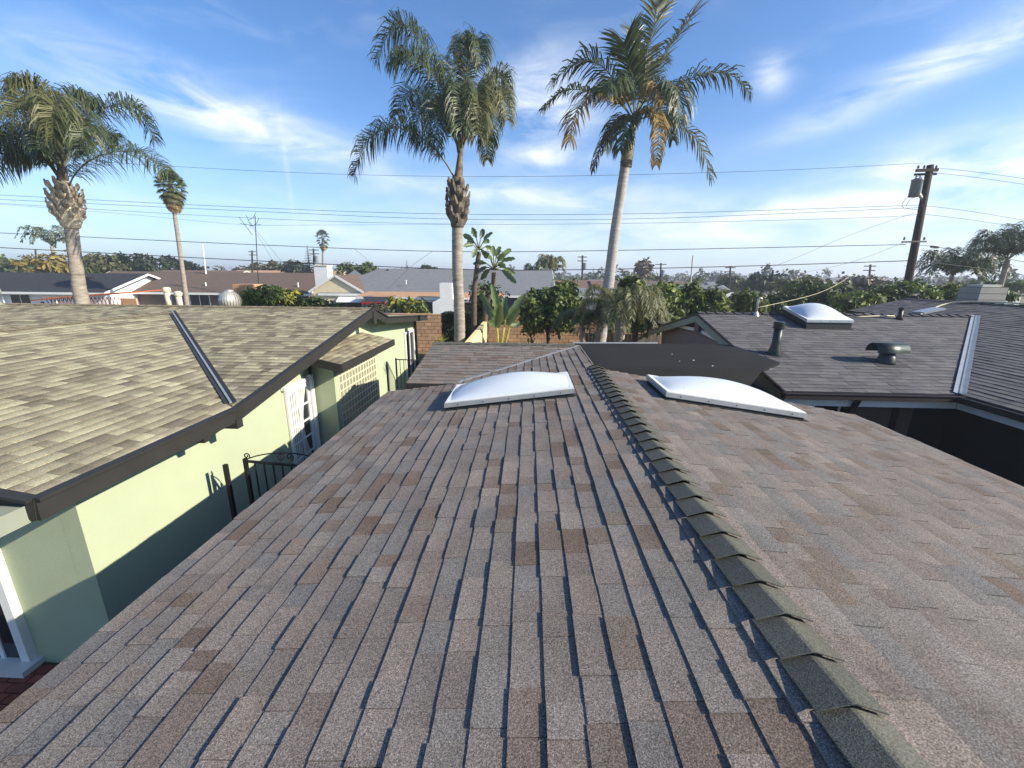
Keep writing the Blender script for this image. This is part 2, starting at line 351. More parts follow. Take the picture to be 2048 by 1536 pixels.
def finish_shingles(tabs, N=300):
    sc = []
    for i, t in enumerate(tabs):
        x, y, w = proj(t[0])
        if t[3] and w > .3 and -60 < x < 2108 and 0 < y < 1580:
            view = (t[0]-Vector((0, 0, H))); f = abs(view.normalized().dot(t[7])); sc.append((-t[1]*f/w/w, i))
    pick = set(i for _, i in sorted(sc)[:N]); rest = {}
    for i, (mid, w, t, whole, O, u, v, n, a0, b0, a1, b1, v0, vt, deck, m) in enumerate(tabs):
        if i in pick:
            o = bpy.data.objects.new('shingle', unit_tab(m)); C.objects.link(o); o.parent = deck
            p = O+u*a0+v*v0; g = .0025
            M = Matrix.Identity(4)
            for r in range(3): M[r][0] = u[r]*(w-g); M[r][1] = v[r]*vt; M[r][2] = n[r]*t; M[r][3] = p[r]-WL[deck][r]
            o.matrix_basis = M
        else:
            mb = rest.setdefault((deck.name, m), (deck, MB()))[1]; g = .00125
            q = [O+u*(a0+g)+v*v0, O+u*(b0-g)+v*v0, O+u*(b1-g)+v*(v0+vt), O+u*(a1+g)+v*(v0+vt)]
            mb.add([q[0]-n*.3*t, q[1]-n*.3*t, q[2]-n*.3*t, q[3]-n*.3*t, q[0]+n*t, q[1]+n*t, q[2]+n*t*.08, q[3]+n*t*.08],
                   [(4,5,6,7),(0,1,5,4),(1,2,6,5),(3,0,4,7)])
    for (dn, m), (deck, mb) in rest.items():
        o = mb.obj('shingle_field', m, deck); o['kind'] = 'stuff'; tabv(o.data)
def caps(parent, p, q, left, right, m, step=.195, half=.15, lift=.014, peak=.004):
    """ridge caps from p (near) to q: left/right unit vectors pointing down each slope; near end of every cap raised"""
    p, q = Vector(p), Vector(q); d = (q-p); Ln = d.length; d.normalize(); left, right = Vector(left), Vector(right)
    up = Vector((0, 0, 1)); k = 0; me = None; s = 0
    while s < Ln-.02:
        e = min(step*1.12, Ln-s)
        if me is None or e < step*1.1:
            mb = MB(); hw = half; t = .006
            def row(y, z, w): return [left*w+d*y+up*(z-.001), left*w*.07+d*y+up*(z+peak), right*w*.07+d*y+up*(z+peak), right*w+d*y+up*(z-.001)]
            A = row(0, lift+t, hw); B = row(e, .004+t, hw*.97); A2 = [x-up*t for x in A]; B2 = [x-up*t for x in B]
            fs = []
            for i in range(3): fs += [(i, i+1, i+5, i+4), (i+8, i+12, i+13, i+9), (i, i+8, i+9, i+1), (i+4, i+5, i+13, i+12)]
            fs += [(0, 4, 12, 8), (3, 11, 15, 7)]
            mb.add(A+B+A2+B2, fs); me2 = bpy.data.meshes.new('ridge_cap'); me2.from_pydata(mb.v, [], mb.f); me2.materials.append(MATS[m])
            if e >= step*1.1: me = me2
            use = me2
        else: use = me
        o = bpy.data.objects.new('ridge_cap', use); place(o, parent, p+d*(s+ru(-.006, .006))+up*.006+Vector((ru(-.004, .004), 0, ru(0, .003))))
        s += step

# ------------------------------------------------------------------ ground
mb = MB(); mb.add([(-3000, -60, -.02), (3000, -60, -.02), (3000, 3400, -.02), (-3000, 3400, -.02)], [(0, 1, 2, 3)])
struct(mb.obj('ground', 'dirt'))
mb = MB(); mb.box((-4.6, -6, -.06), (-2.0, 20, .0)); struct(mb.obj('alley_path', 'path_dark'))
pv = MB(); pv.box((-9, -3, -.05), (-4.6, 3.62, .004)); pvo = struct(pv.obj('brick_patio', 'mortar'))
bm_ = None
for i in range(11):
    for j in range(11):
        x = -6.4+j*.215+(.107 if i % 2 else 0); y = 2.35+i*.112
        if x > -4.75: continue
        if bm_ is None: b = MB().box((x, y, -.01), (x+.2, y+.1, .022)).obj('brick', 'brick', pvo); bm_ = b.data
        else: b = place(bpy.data.objects.new('brick', bm_), pvo, (x+.1, y+.05, -.01+ru(-.004, .004)))

# ------------------------------------------------------------------ the house under the camera
zr, Xr, mA = 2.967, 1.11, .14
XL, XR = -2.31, 4.85
zl = lambda X: zr-mA*(Xr-X)
zrr = lambda X: zr-mA*(X-Xr)
hA = thing('shingled_house', 'low house with brown-grey shingle roof and two domed skylights in the foreground', 'house', (1.1, 2, 0))
def deck(name, poly, parent, t=.06, m='deck', drop=.004):
    mb = MB(); mb.slab([Vector(p)-Vector((0, 0, drop)) for p in poly], t); o = mb.obj(name, m, parent); return o
tabs = []
Y0 = -2.6
pl = [(XL, Y0, zl(XL)), (Xr, Y0, zr), (Xr, 8.75, zr), (-1.23, 6.6, zl(-1.23)), (XL, 6.6, zl(XL))]
dl = deck('roof', pl, hA); dl['label'] = 'brown-grey shingled slope left of the ridge'
slope_shingles(tabs, dl, pl, ((XL, Y0, zl(XL)), (0, 1, 0)), 'sh_brown', wr=(.11, .33), th=(.0085, .0145))
pr_ = [(Xr, Y0, zr), (XR, Y0, zrr(XR)), (XR, 6.0, zrr(XR)), (Xr, 6.6, zr)]
dr = deck('roof', pr_, hA); dr['label'] = 'brown-grey shingled slope right of the ridge'
slope_shingles(tabs, dr, pr_, ((XR, Y0, zrr(XR)), (0, 1, 0)), 'sh_brown', wr=(.11, .33), th=(.0085, .0145))
zc = lambda Y: zr-.15*(8.75-Y)+.004
pc = [(-2.0, 6.58, zc(6.58)), (-1.2, 6.58, zc(6.58)), (1.11, 8.75, zc(8.75)), (-2.0, 8.75, zc(8.75))]
dc = deck('roof', pc, hA, .05); dc['label'] = 'far cross gable slope'
slope_shingles(tabs, dc, pc, (0, 1), 'sh_brown', wr=(.11, .33), th=(.0085, .0145))
pc2 = [(-2.0, 8.75, zc(8.75)), (1.11, 8.75, zc(8.75)), (1.11, 11.2, zc(6.3)), (-2.0, 11.2, zc(6.3))]
deck('roof', pc2, hA, .05, 'sh_brown')
finish_shingles(tabs)
lv = Vector((-1, 0, -mA)).normalized(); rv = Vector((1, 0, -mA)).normalized()
caps(hA, (Xr, Y0, zr), (Xr, 6.62, zr), lv, rv, 'sh_cap', .195, .12, .032, peak=.02)
caps(hA, (1.0, 8.75, zr), (-2.02, 8.75, zr), (0, -1, -.15), (0, 1, -.15), 'sh_cap', .2, .13, .022)
# open valley metal
va, vb = Vector((-1.15, 6.64, zl(-1.15)+.012)), Vector((1.06, 8.72, zr+.004))
mb = MB(); dv = (vb-va).normalized(); sd = Vector((dv.y, -dv.x, 0)).normalized()
a = sd*.035
mb.slab([va-a+Vector((0, 0, .004)), va+a+Vector((0, 0, .004)), vb+a+Vector((0, 0, .004)), vb-a+Vector((0, 0, .004))], .006); mb.obj('valley_flashing', 'metal_valley', hA)
# fascia boards, drip edges, walls
MB().box((XL+.012, Y0, zl(XL)-.2), (XL+.045, 6.6, zl(XL)-.035)).obj('fascia', 'trim_dark', hA)
MB().box((XR-.05, Y0, zrr(XR)-.2), (XR-.015, 6.02, zrr(XR)-.035)).obj('fascia', 'gutter', hA)
mb = MB(); mb.bar((Xr+.1, 6.55, zrr(Xr+.1)-.1), (XR-.02, 5.97, zrr(XR-.02)-.1), .03, .16); mb.obj('rake_board', 'gutter', hA)
mb = MB(); mb.bar((-1.98, 6.6, zc(6.6)-.11), (-1.98, 8.75, zc(8.75)-.11), .03, .15); mb.bar((-1.98, 8.75, zc(8.75)-.11), (-1.98, 11.1, zc(6.4)-.11), .03, .15); mb.obj('rake_board', 'gutter', hA)
mb = MB(); mb.bar((-1.96, 6.6, zc(6.6)-.06), (-1.25, 6.6, zc(6.6)-.06), .02, .07); mb.obj('fascia', 'gutter', hA)
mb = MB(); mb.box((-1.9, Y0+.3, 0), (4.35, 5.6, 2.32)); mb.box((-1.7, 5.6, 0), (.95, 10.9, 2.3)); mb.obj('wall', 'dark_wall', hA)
# membrane roof bridging to the next house
zb = 2.948
bk = MB(); bk.slab([(1.07, 6.72, zb), (3.98, 6.98, zb-.045), (4.6, 7.6, zb-.045), (4.6, 9.5, zb-.03), (1.02, 9.15, zb)], .05)
bk.slab([(1.14, 6.5, zrr(1.14)+.012), (3.36, 6.32, zrr(3.36)+.012), (3.98, 6.98, zb-.048), (1.07, 6.72, zb-.003)], .03)
bk.obj('membrane_roof', 'membrane', hA)
mb = MB(); mb.bar((1.0, 9.14, zb+.012), (2.9, 9.33, zb+.008), .06, .02); mb.obj('membrane_edge', 'alu', hA)
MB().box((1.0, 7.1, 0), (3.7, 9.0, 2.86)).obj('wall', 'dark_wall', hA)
for k in range(7):
    x, y = ru(1.4, 4), ru(6.9, 8.4); MB().box((x, y, zb-.045), (x+ru(.01, .03), y+.015, zb-.02)).obj('roofing_scrap', 'paint_white', hA)

def skylight(parent, x0, x1, y0, y1, zf, curb=.045, hd=.18, label=None):
    """domed skylight on a curb; zf(x, y) is the roof surface"""
    def ring(e0, e1, h0, h1):
        mb = MB(); c = [(x0, y0), (x1, y0), (x1, y1), (x0, y1)]; sg = [(-1, -1), (1, -1), (1, 1), (-1, 1)]
        vs = []
        for e, h in ((e1, h0), (e1, h1), (e0, h1), (e0, h0)):
            vs += [(x+sx*e, y+sy*e, zf(x+sx*e, y+sy*e)+h) for (x, y), (sx, sy) in zip(c, sg)]
        fs = []
        for r in range(4):
            for i in range(4): fs.append((r*4+i, r*4+(i+1) % 4, ((r+1) % 4)*4+(i+1) % 4, ((r+1) % 4)*4+i))
        return mb.add(vs, fs)
    cu = ring(-.06, -.01, -.02, curb).obj('skylight', 'metal_dark', parent)
    if label: cu['label'] = label
    ring(-.005, .035, .013, .016).obj('base_flashing', 'metal_dark', cu)
    ring(-.055, .012, curb+.001, curb+.06).obj('frame', 'alu', cu)
    ring(-.045, -.002, curb+.061, curb+.074).obj('retainer_rim', 'paint_white', cu)
    mb = MB(); n = 22
    for j in range(n+1):
        for i in range(n+1):
            s, t = i/n, j/n; x = x0+.03+(x1-x0-.06)*s; y = y0+.03+(y1-y0-.06)*t
            h = hd*(math.sin(math.pi*s)**.75)*(math.sin(math.pi*t)**.6) if 0 < i < n and 0 < j < n else 0
            mb.v.append((x, y, zf(x, y)+curb+.067+h))
    for j in range(n):
        for i in range(n): mb.f.append((j*(n+1)+i, j*(n+1)+i+1, (j+1)*(n+1)+i+1, (j+1)*(n+1)+i))
    mb.obj('dome', 'acrylic', cu, True)
    for k in range(5):
        x = x0+(x1-x0)*(k+.5)/5; z = zf(x, y0-.012)+curb+.028
        MB().tube([(x, y0-.011, z), (x, y0-.017, z)], .008, 8).obj('screw', 'metal_dark', cu)
skylight(hA, -1.06, .60, 5.14, 6.05, lambda x, y: zl(x), label='domed skylight left of the ridge')
skylight(hA, 1.78, 3.55, 5.14, 6.05, lambda x, y: zrr(x), label='domed skylight right of the ridge')

# ------------------------------------------------------------------ dark-roofed house on the right
hC = thing('grey_shingled_house', 'house on the right with dark grey shingle roof, gutters and metal valley', 'house', (9, 9, 0))
mC = .229; ze, Yr, zrc = 2.40, 11.9, 3.419
zn = lambda x, y: ze+mC*(y-7.45)
zw = lambda x, y: ze+mC*(x-7.75)
tabs = []
p1 = [(4.7, 7.45, ze), (7.75, 7.45, ze), (12.2, Yr, zrc), (4.7, Yr, zrc)]
d1 = deck('roof', p1, hC); d1['label'] = 'dark grey slope with skylight and vents'
slope_shingles(tabs, d1, p1, (0, 1), 'sh_dark', wr=(.16, .34), th=(.007, .012))
p2 = [(4.7, Yr, zrc), (12.2, Yr, zrc), (12.2, 16.35, ze), (4.7, 16.35, ze)]
deck('roof', p2, hC, .06, 'sh_dark')
p3 = [(7.75, -1, ze), (7.75, 7.45, ze), (12.2, Yr, zrc), (11.5, 15.6, zw(11.5, 0)), (13.45, 15.6, zw(13.45, 0)), (13.45, -1, zw(13.45, 0))]
p3 = p3[::-1]
d3 = deck('roof', p3, hC); d3['label'] = 'dark grey slope of the right wing'
slope_shingles(tabs, d3, p3, ((7.75, -1, ze), (0, 1, 0)), 'sh_dark', wr=(.16, .34), th=(.008, .013))
deck('roof', [(13.45, -1, zw(13.45, 0)), (19, -1, ze), (19, 15.6, ze), (13.45, 15.6, zw(13.45, 0))], hC, .06, 'sh_dark')
finish_shingles(tabs)
caps(hC, (4.7, Yr, zrc), (12.1, Yr, zrc), (0, -1, -mC), (0, 1, -mC), 'sh_darkcap', .25, .14, .03)
caps(hC, (13.45, -1, zw(13.45, 0)), (13.45, 15.6, zw(13.45, 0)), (-1, 0, -mC), (1, 0, -mC), 'sh_darkcap', .25, .14, .02)
va, vb = Vector((7.72, 7.42, ze+.016)), Vector((12.2, 11.9, zrc+.018)); dv = (vb-va).normalized(); sd = Vector((1, -1, 0)).normalized()
mb = MB()
for s in (-1, 1):
    e = sd*s*.085+Vector((0, 0, .022)); mb.slab([va, vb, vb+e, va+e] if s > 0 else [va, va+e, vb+e, vb], .004)
mb.bar(va+Vector((0, 0, .012)), vb+Vector((0, 0, .012)), .02, .02); mb.obj('valley_flashing', 'metal_valley', hC)
# gutters (open trough), fascia, downspout
def gutter(p, q, side, parent):
    p, q, side = Vector(p), Vector(q), Vector(side); d = .11; h = .1; up = Vector((0, 0, 1)); mb = MB()
    mb.slab([p+side*d-up*h, q+side*d-up*h, q-up*h, p-up*h], .006, Vector((0, 0, 1)))
    mb.bar(p+side*d-up*h/2, q+side*d-up*h/2, .008, h); mb.bar(p+side*.005-up*h/2, q+side*.005-up*h/2, .008, h)
    mb.bar(p+side*(d+.008), q+side*(d+.008), .026, .016)
    for e in (p, q): mb.bar(e-up*h/2, e+side*d-up*h/2, .006, h)
    return mb.obj('gutter', 'gutter', parent)
g = gutter((4.62, 7.42, ze-.005), (7.72, 7.42, ze-.005), (0, -1, 0), hC)
for x in (5.0, 5.35, 6.4): MB().box((x, 7.33, ze-.05), (x+.03, 7.37, ze-.02)).obj('debris', 'paint_white', g)
gutter((7.72, 7.30, ze-.012), (7.72, -1, ze-.012), (-1, 0, 0), hC)
MB().box((4.72, 7.46, ze-.27), (7.76, 7.5, ze-.065)).obj('fascia', 'trim_white', hC)
MB().box((7.765, -1, ze-.27), (7.805, 7.455, ze-.065)).obj('fascia', 'trim_white', hC)
mb = MB(); mb.bar((5.95, 7.36, ze-.11), (5.93, 7.5, ze-.5), .08, .06, (0, 1, 0)); mb.bar((5.93, 7.5, ze-.5), (5.93, 7.5, 0), .08, .06, (0, 1, 0)); mb.obj('downspout', 'gutter', hC)
# gable end
mb = MB(); mb.bar((4.72, 7.46, ze-.155), (4.72, Yr, zrc-.155), .04, .19); mb.obj('rake_board', 'trim_green', hC)
mb = MB(); mb.bar((4.72, Yr+.0, zrc-.155), (4.72, 16.35, ze-.155), .04, .19); mb.obj('rake_board', 'trim_green', hC)
mb = MB(); mb.bar((4.69, 7.44, ze-.03), (4.69, Yr, zrc-.03), .025, .05); mb.bar((4.69, Yr, zrc-.03), (4.69, 16.35, ze-.03), .025, .05); mb.obj('drip_edge', 'gutter', hC)
def yz_wall(name, x0, x1, prof, m, parent):
    mb = MB(); k = len(prof); mb.add([(x0, y, z) for y, z in prof]+[(x1, y, z) for y, z in prof], [tuple(range(k)), tuple(range(2*k-1, k-1, -1))]+[(i, (i+1) % k, (i+1) % k+k, i+k) for i in range(k)])
    return mb.obj(name, m, parent)
yz_wall('gable_wall', 5.05, 5.15, [(8.05, 0), (8.05, zn(0, 8.05)-.1), (Yr, zrc-.1), (15.8, zn(0, 8.05)-.1), (15.8, 0)], 'siding_mauve', hC)
for k in range(5):
    z = 2.72+k*.13; w = max(0, (zrc-.16-z)/mC)
    if w > .3: MB().box((5.035, Yr-w, z), (5.052, Yr+w, z+.012)).obj('siding_board', 'siding_mauve', hC)
mb = MB(); mb.bar((4.86, 8.3, 2.66), (4.86, Yr, 2.93), .05, .09); mb.bar((4.86, Yr, 2.93), (4.86, 15.7, 2.76), .05, .09); mb.obj('flashing_trim', 'trim_white', hC)
MB().box((4.74, Yr-.14, zrc-.52), (5.04, Yr+.14, zrc-.26)).obj('ridge_beam', 'wall_brown', hC)
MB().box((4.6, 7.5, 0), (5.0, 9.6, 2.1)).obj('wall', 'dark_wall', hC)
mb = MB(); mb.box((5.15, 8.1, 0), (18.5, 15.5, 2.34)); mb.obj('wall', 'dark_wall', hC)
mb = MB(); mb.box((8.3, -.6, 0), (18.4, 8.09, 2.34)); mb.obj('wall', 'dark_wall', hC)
for (x0, x1, z0, z1) in ((5.7, 6.15, .3, 2.15), (6.5, 7.2, .0, 2.1), (7.35, 7.6, 0, 2.2)):
    w = MB().box((x0, 8.06, z0), (x1, 8.098, z1)).obj('door' if z0 == 0 else 'window', 'wall_brown' if z0 == 0 else 'glass_dark', hC)  # pale doors made brown, putting the eave shade into their colour
    if z0: 
        for a, b in (((x0-.05, 8.05, z0), (x0, 8.09, z1)), ((x1, 8.05, z0), (x1+.05, 8.09, z1)), ((x0-.05, 8.05, z1), (x1+.05, 8.09, z1+.06))): MB().box(a, b).obj('frame', 'trim_white', w)
w = MB().box((8.26, 4.2, .9), (8.298, 5.6, 2.0)).obj('window', 'glass_dark', hC)
MB().box((8.25, 4.1, 2.0), (8.29, 5.7, 2.07)).obj('frame', 'trim_white', w)
skylight(hC, 6.98, 8.1, 10.72, 11.8, zn, .17, .22, 'domed skylight near the ridge')
# vents
def pipe_vent(x, y, hgt, r):
    z = zn(x, y); o = MB().lathe((x, y, z-.05), [(r*1.75, 0), (r*1.7, .06), (r*1.05, .26), (r, .3), (r, hgt)], 16).obj('vent_pipe', 'metal_green', hC, True)
    MB().lathe((x, y, z-.05+hgt), [(r*1.05, -.02), (r*1.3, 0), (r*1.3, .05), (r*1.1, .06), (r*1.3, .07), (r*1.3, .12), (r*1.0, .14)], 16).obj('rain_cap', 'metal_green', o)
    MB().slab([(x-.25, y-.2, zn(x, y-.2)+.012), (x+.25, y-.2, zn(x, y-.2)+.012), (x+.25, y+.25, zn(x, y+.25)+.012), (x-.25, y+.25, zn(x, y+.25)+.012)], .003).obj('flange', 'sh_darkcap', o)
pipe_vent(5.36, 9.1, .62, .085)
x, y = 7.47, 8.78; z = zn(x, y)
o = MB().lathe((x, y, z-.04), [(.17, 0), (.16, .06), (.12, .33)], 18).obj('hood_vent', 'metal_green', hC, True); o['label'] = 'T-shaped hood vent'
mb = MB(); pr0 = [(.17*math.cos(t), .19*math.sin(t)) for t in [math.pi*i/10 for i in range(11)]]
pr0 = [(a, b) for a, b in pr0]
k = len(pr0)
for xx in (x-.34, x+.3): mb.v += [(xx, y+a, z+.22+b) for a, b in pr0]
for i in range(k-1): mb.f.append((i, i+1, k+i+1, k+i))
for xx, sc in ((x-.335, .93), (x+.295, .93)): pass
n0 = len(mb.v)
for xx in (x-.34, x+.3): mb.v += [(xx, y+a*.93, z+.22+b*.93) for a, b in pr0]
for i in range(k-1): mb.f.append((n0+i+1, n0+i, n0+k+i, n0+k+i+1)); mb.f.append((i, n0+i, n0+i+1, i+1)); mb.f.append((k+i, k+i+1, n0+k+i+1, n0+k+i))
mb.obj('hood', 'metal_green', o, True)
MB().slab([(x-.3, y-.25, zn(x, y-.25)+.012), (x+.32, y-.25, zn(x, y-.25)+.012), (x+.32, y+.28, zn(x, y+.28)+.012), (x-.3, y+.28, zn(x, y+.28)+.012)], .003).obj('flange', 'sh_darkcap', o)
x, y = 9.9, 11.55; z = zn(x, y)
o = MB().lathe((x, y, z-.03), [(.1, 0), (.06, .12), (.05, .3)], 12).obj('vent_pipe', 'gutter', hC, True); MB().lathe((x, y, z+.26), [(.07, 0), (.07, .05), (.02, .07)], 12).obj('rain_cap', 'gutter', o)
x, y = 6.25, 11.75; z = zn(x, y)
o = MB().tube([(x, y, z-.05), (x, y, z+.42), (x+.03, y, z+.47), (x+.1, y, z+.44)], .03, 10).obj('service_mast', 'galv', hC, True); MB().lathe((x, y, z-.04), [(.1, 0), (.05, .1), (.034, .14)], 12).obj('boot', 'galv', o)
q = P(1960, 600, 14.6)
c_ = MB().box((q.x-.42, q.y-.35, 3.0), (q.x+.42, q.y+.35, q.z+.42)).obj('chimney', 'concrete', hC)
MB().box((q.x-.3, q.y-.25, q.z+.42), (q.x+.3, q.y+.25, q.z+.5)).obj('chimney_cap', 'galv', c_)
for k in range(4): MB().box((q.x-.425, q.y-.355, 3.55+k*.2), (q.x+.425, q.y+.355, 3.56+k*.2)).obj('mortar_joint', 'mortar', c_)
z = zw(11.9, 0)
MB().slab([(11.9, 13.1, zw(11.9, 0)+.07), (12.5, 13.1, zw(12.5, 0)+.07), (12.5, 13.5, zw(12.5, 0)+.07), (11.9, 13.5, zw(11.9, 0)+.07)], .06).obj('flat_skylight', 'alu', hC)

# ------------------------------------------------------------------ green stucco house on the left
hB = thing('green_stucco_house', 'pale green stucco house with tan shingle roof and dark trim on the left', 'house', (-9, 8, 0))
mB = .172; XE, zeB, YK, YR2 = -4.1, 2.56, 5.38, 10.9
XR2 = -9.0; zR1 = zeB+mB*(XE-XR2); zR2 = zeB+mB*(YR2-YK); YV = YK+(XE-XR2)
tabs = []
q1 = [(XE, 2.96, zeB), (XE, YK, zeB), (XR2, YV, zR1), (XR2, 2.96, zR1)]
e1 = deck('roof', q1, hB, .08); e1['label'] = 'tan shingle slope of the near wing'
slope_shingles(tabs, e1, q1, (0, 1), 'sh_tan', wr=(.13, .3), th=(.0035, .0075))
eo = ((XE, YK, zeB), (-1, 0, 0))
q2 = [(XE, YK, zeB), (XE, YR2, zR2), (XR2, YR2, zR2), (XR2, YV, zR1)]
e2 = deck('roof', q2, hB, .08); e2['label'] = 'tan shingle slope of the cross gable'
slope_shingles(tabs, e2, q2, eo, 'sh_tan', wr=(.13, .3), th=(.0035, .0075))
q3 = [(XR2, YV, zR1), (XR2, YR2, zR2), (-21, YR2, zR2), (-21, YK, zeB), (XR2-(XE-XR2)*-1*-1, YK, zeB)]
e3 = deck('roof', q3, hB, .08)
slope_shingles(tabs, e3, q3, eo, 'sh_tan', wr=(.13, .3), th=(.0035, .0075))
deck('roof', [(XR2, 2.96, zR1), (XR2, YV, zR1), (-13.9, YK, zeB), (-13.9, 2.96, zeB)], hB, .08, 'sh_tan')
yf1, zf1, yf2, zf2 = 11.95, zR2-.315, 16.75, 2.79
deck('roof', [(XE, YR2, zR2), (XE, yf1, zf1), (-21, yf1, zf1), (-21, YR2, zR2)], hB, .08, 'sh_tan')
deck('roof', [(XE, yf1, zf1), (XE, yf2, zf2), (-21, yf2, zf2), (-21, yf1, zf1)], hB, .08, 'sh_tan')
# awning over the glass-block bay
q4 = [(-3.72, 7.95, 2.63), (-3.72, 11.3, 2.63), (-4.62, 11.3, 2.83), (-4.62, 7.95, 2.83)]
e4 = deck('awning_roof', q4, hB, .05)
slope_shingles(tabs, e4, q4, (0, 1), 'sh_tan', wr=(.13, .3), th=(.0035, .0075))
finish_shingles(tabs)
caps(hB, (-4.12, YR2, zR2), (-21, YR2, zR2), (0, -1, -mB), (0, 1, -.3), 'sh_tancap', .22, .13, .012)
caps(hB, (XR2, 2.96, zR1), (XR2, YV, zR1), (1, 0, -mB), (-1, 0, -mB), 'sh_tancap', .22, .13, .014)
va, vb = Vector((XE-.1, YK+.1, zeB+.03)), Vector((XR2-.05, YV+.05, zR1+.02)); sd = Vector((1, 1, 0)).normalized()
mb = MB()
for s in (-1, 1):
    e = sd*s*.075+Vector((0, 0, .02)); mb.slab([va, va+e, vb+e, vb] if s > 0 else [va, vb, vb+e, va+e], .004)
mb.obj('valley_flashing', 'metal_dark', hB)
mb = MB(); mb.bar(va+Vector((0, 0, .014)), vb+Vector((0, 0, .014)), .03, .02); mb.obj('valley_rib', 'metal_valley', hB)
# fascia, rake boards with drip edge
def board(p, q, m='trim_dark', h=.2, dx=.0):
    p, q = Vector(p), Vector(q); mb = MB(); mb.bar(p-Vector((-dx, 0, .1+h*0)), q-Vector((-dx, 0, .1)), .045, h); o = mb.obj('fascia' if abs(p.z-q.z) < .02 else 'rake_board', m, hB)
    mb = MB(); mb.bar(p+Vector((.012, 0, -.004)), q+Vector((.012, 0, -.004)), .1, .03); mb.obj('drip_edge', 'trim_dark', o); return o
board((XE+.02, 2.93, zeB), (XE+.02, YK, zeB)); board((XE+.02, YK, zeB), (XE+.02, YR2, zR2)); board((XE+.02, YR2, zR2), (XE+.02, yf1, zf1)); board((XE+.02, yf1, zf1), (XE+.02, yf2, zf2))
mb = MB(); mb.bar((XE+.02, 2.945, zeB-.1), (XR2, 2.945, zR1-.1), .045, .2); mb.obj('rake_board', 'trim_dark', hB)
mb = MB(); mb.bar((XE+.02, 2.93, zeB-.004), (XR2, 2.93, zR1-.004), .1, .03); mb.obj('drip_edge', 'trim_dark', hB)
MB().box((XE-.02, YR2-.1, zR2-.4), (XE+.07, YR2+.1, zR2+.01)).obj('ridge_beam', 'trim_dark', hB)
MB().box((-4.55, YK-.06, zeB-.29), (XE+.06, YK+.06, zeB-.16)).obj('beam_end', 'trim_dark', hB)
MB().box((-4.55, YK-.62, zeB-.27), (XE+.02, YK-.5, zeB-.18)).obj('beam_end', 'trim_dark', hB)
MB().box((-4.36, 2.7, 2.34), (-4.16, 3.6, 2.5)).obj('beam_end', 'trim_green', hB)
mb = MB(); mb.bar((-3.7, 7.95, 2.56), (-3.7, 11.3, 2.56), .04, .16); mb.bar((-3.7, 7.94, 2.56), (-4.6, 7.94, 2.76), .04, .16); mb.obj('awning_fascia', 'trim_dark', hB)
# walls
def rz(y):
    if y < YK: return zeB
    if y < YR2: return zeB+mB*(y-YK)
    if y < yf1: return zR2-.3*(y-YR2)
    return zf1-(zf1-zf2)*(y-yf1)/(yf2-yf1)
yz_wall('wall', -4.8, -4.6, [(3.62, -.02)]+[(y, rz(y)-.085+(.08 if y < YK else 0)) for y in (3.62, YK, YR2, yf1, 16.55)]+[(16.55, -.02)], 'stucco', hB)
mb = MB(); k = [(-4.6, 0), (-4.6, 2.58), (-9, 3.3), (-13.4, 2.58), (-13.4, 0)]
mb.add([(x, 3.621, z) for x, z in k]+[(x, 3.8, z) for x, z in k], [(0, 1, 2, 3, 4), (9, 8, 7, 6, 5)]); mb.obj('wall', 'stucco', hB)
MB().box((-20.5, 15.9, -.02), (-4.81, 16.5, 2.6)).obj('wall', 'stucco', hB)
MB().box((-4.61, 8.42, -.02), (-4.1, 11.0, 2.62)).obj('bay', 'stucco', hB)
# sliding door with white threshold on the near end wall
dd = MB().box((-7.6, 3.58, .1), (-5.68, 3.615, 2.15)).obj('sliding_door', 'glass_dark', hB)
for a, b in (((-5.68, 3.54, .1), (-5.58, 3.63, 2.2)), ((-7.7, 3.54, 2.12), (-5.55, 3.63, 2.2)), ((-6.1, 3.55, .1), (-6.04, 3.6, 2.15)), ((-5.95, 3.565, .1), (-5.9, 3.6, 2.15))): MB().box(a, b).obj('door_frame', 'paint_white', dd)
MB().box((-7.8, 3.4, .03), (-5.5, 3.63, .1)).obj('threshold', 'trim_white', dd)
# french door
y0, y1, z0, z1 = 7.4, 8.2, .2, 2.24
dd = MB().box((-4.604, y0, z0), (-4.575, y1, z1)).obj('french_door', 'glass_dark', hB)
for a, b in (((-4.59, y0-.02, z0), (-4.545, y0+.07, z1)), ((-4.59, y1-.07, z0), (-4.545, y1+.0, z1)), ((-4.59, y0+.07, z1-.1), (-4.545, y1-.07, z1)), ((-4.59, y0+.07, z0), (-4.545, y1-.07, z0+.2))): MB().box(a, b).obj('door_stile', 'paint_white', dd)
MB().box((-4.59, y0+.365, z0+.2), (-4.552, y0+.395, z1-.1)).obj('mullion', 'paint_white', dd)
for k in range(1, 5): z = z0+.2+(z1-z0-.3)*k/5; MB().box((-4.59, y0+.07, z-.015), (-4.553, y1-.07, z+.015)).obj('mullion', 'paint_white', dd)
for a, b in (((-4.59, y1+.02, z0-.1), (-4.50, y1+.12, z1+.1)), ((-4.59, y0-.1, z1+.01), (-4.52, y1+.12, z1+.07))): MB().box(a, b).obj('door_frame', 'paint_white', dd)
for side in (0, 1):                                # gathered curtains behind the glass
    mb = MB(); n = 24; R_ = 10
    for j in range(R_+1):
        t = j/R_; z = z1-.1-(z1-z0-.3)*t; w = .3*(1-.75*math.sin(math.pi*min(1, t*1.1))) if side else .34*(1-.35*t)
        for i in range(n+1):
            s = i/n; yy = (y0+.08+w*s) if side == 0 else (y0+.40+w*s)
            mb.v.append((-4.571+.006*math.sin(s*26), yy, z))
    for j in range(R_):
        for i in range(n): mb.f.append((j*(n+1)+i, j*(n+1)+i+1, (j+1)*(n+1)+i+1, (j+1)*(n+1)+i))
    mb.obj('curtain', 'curtain', dd, True)
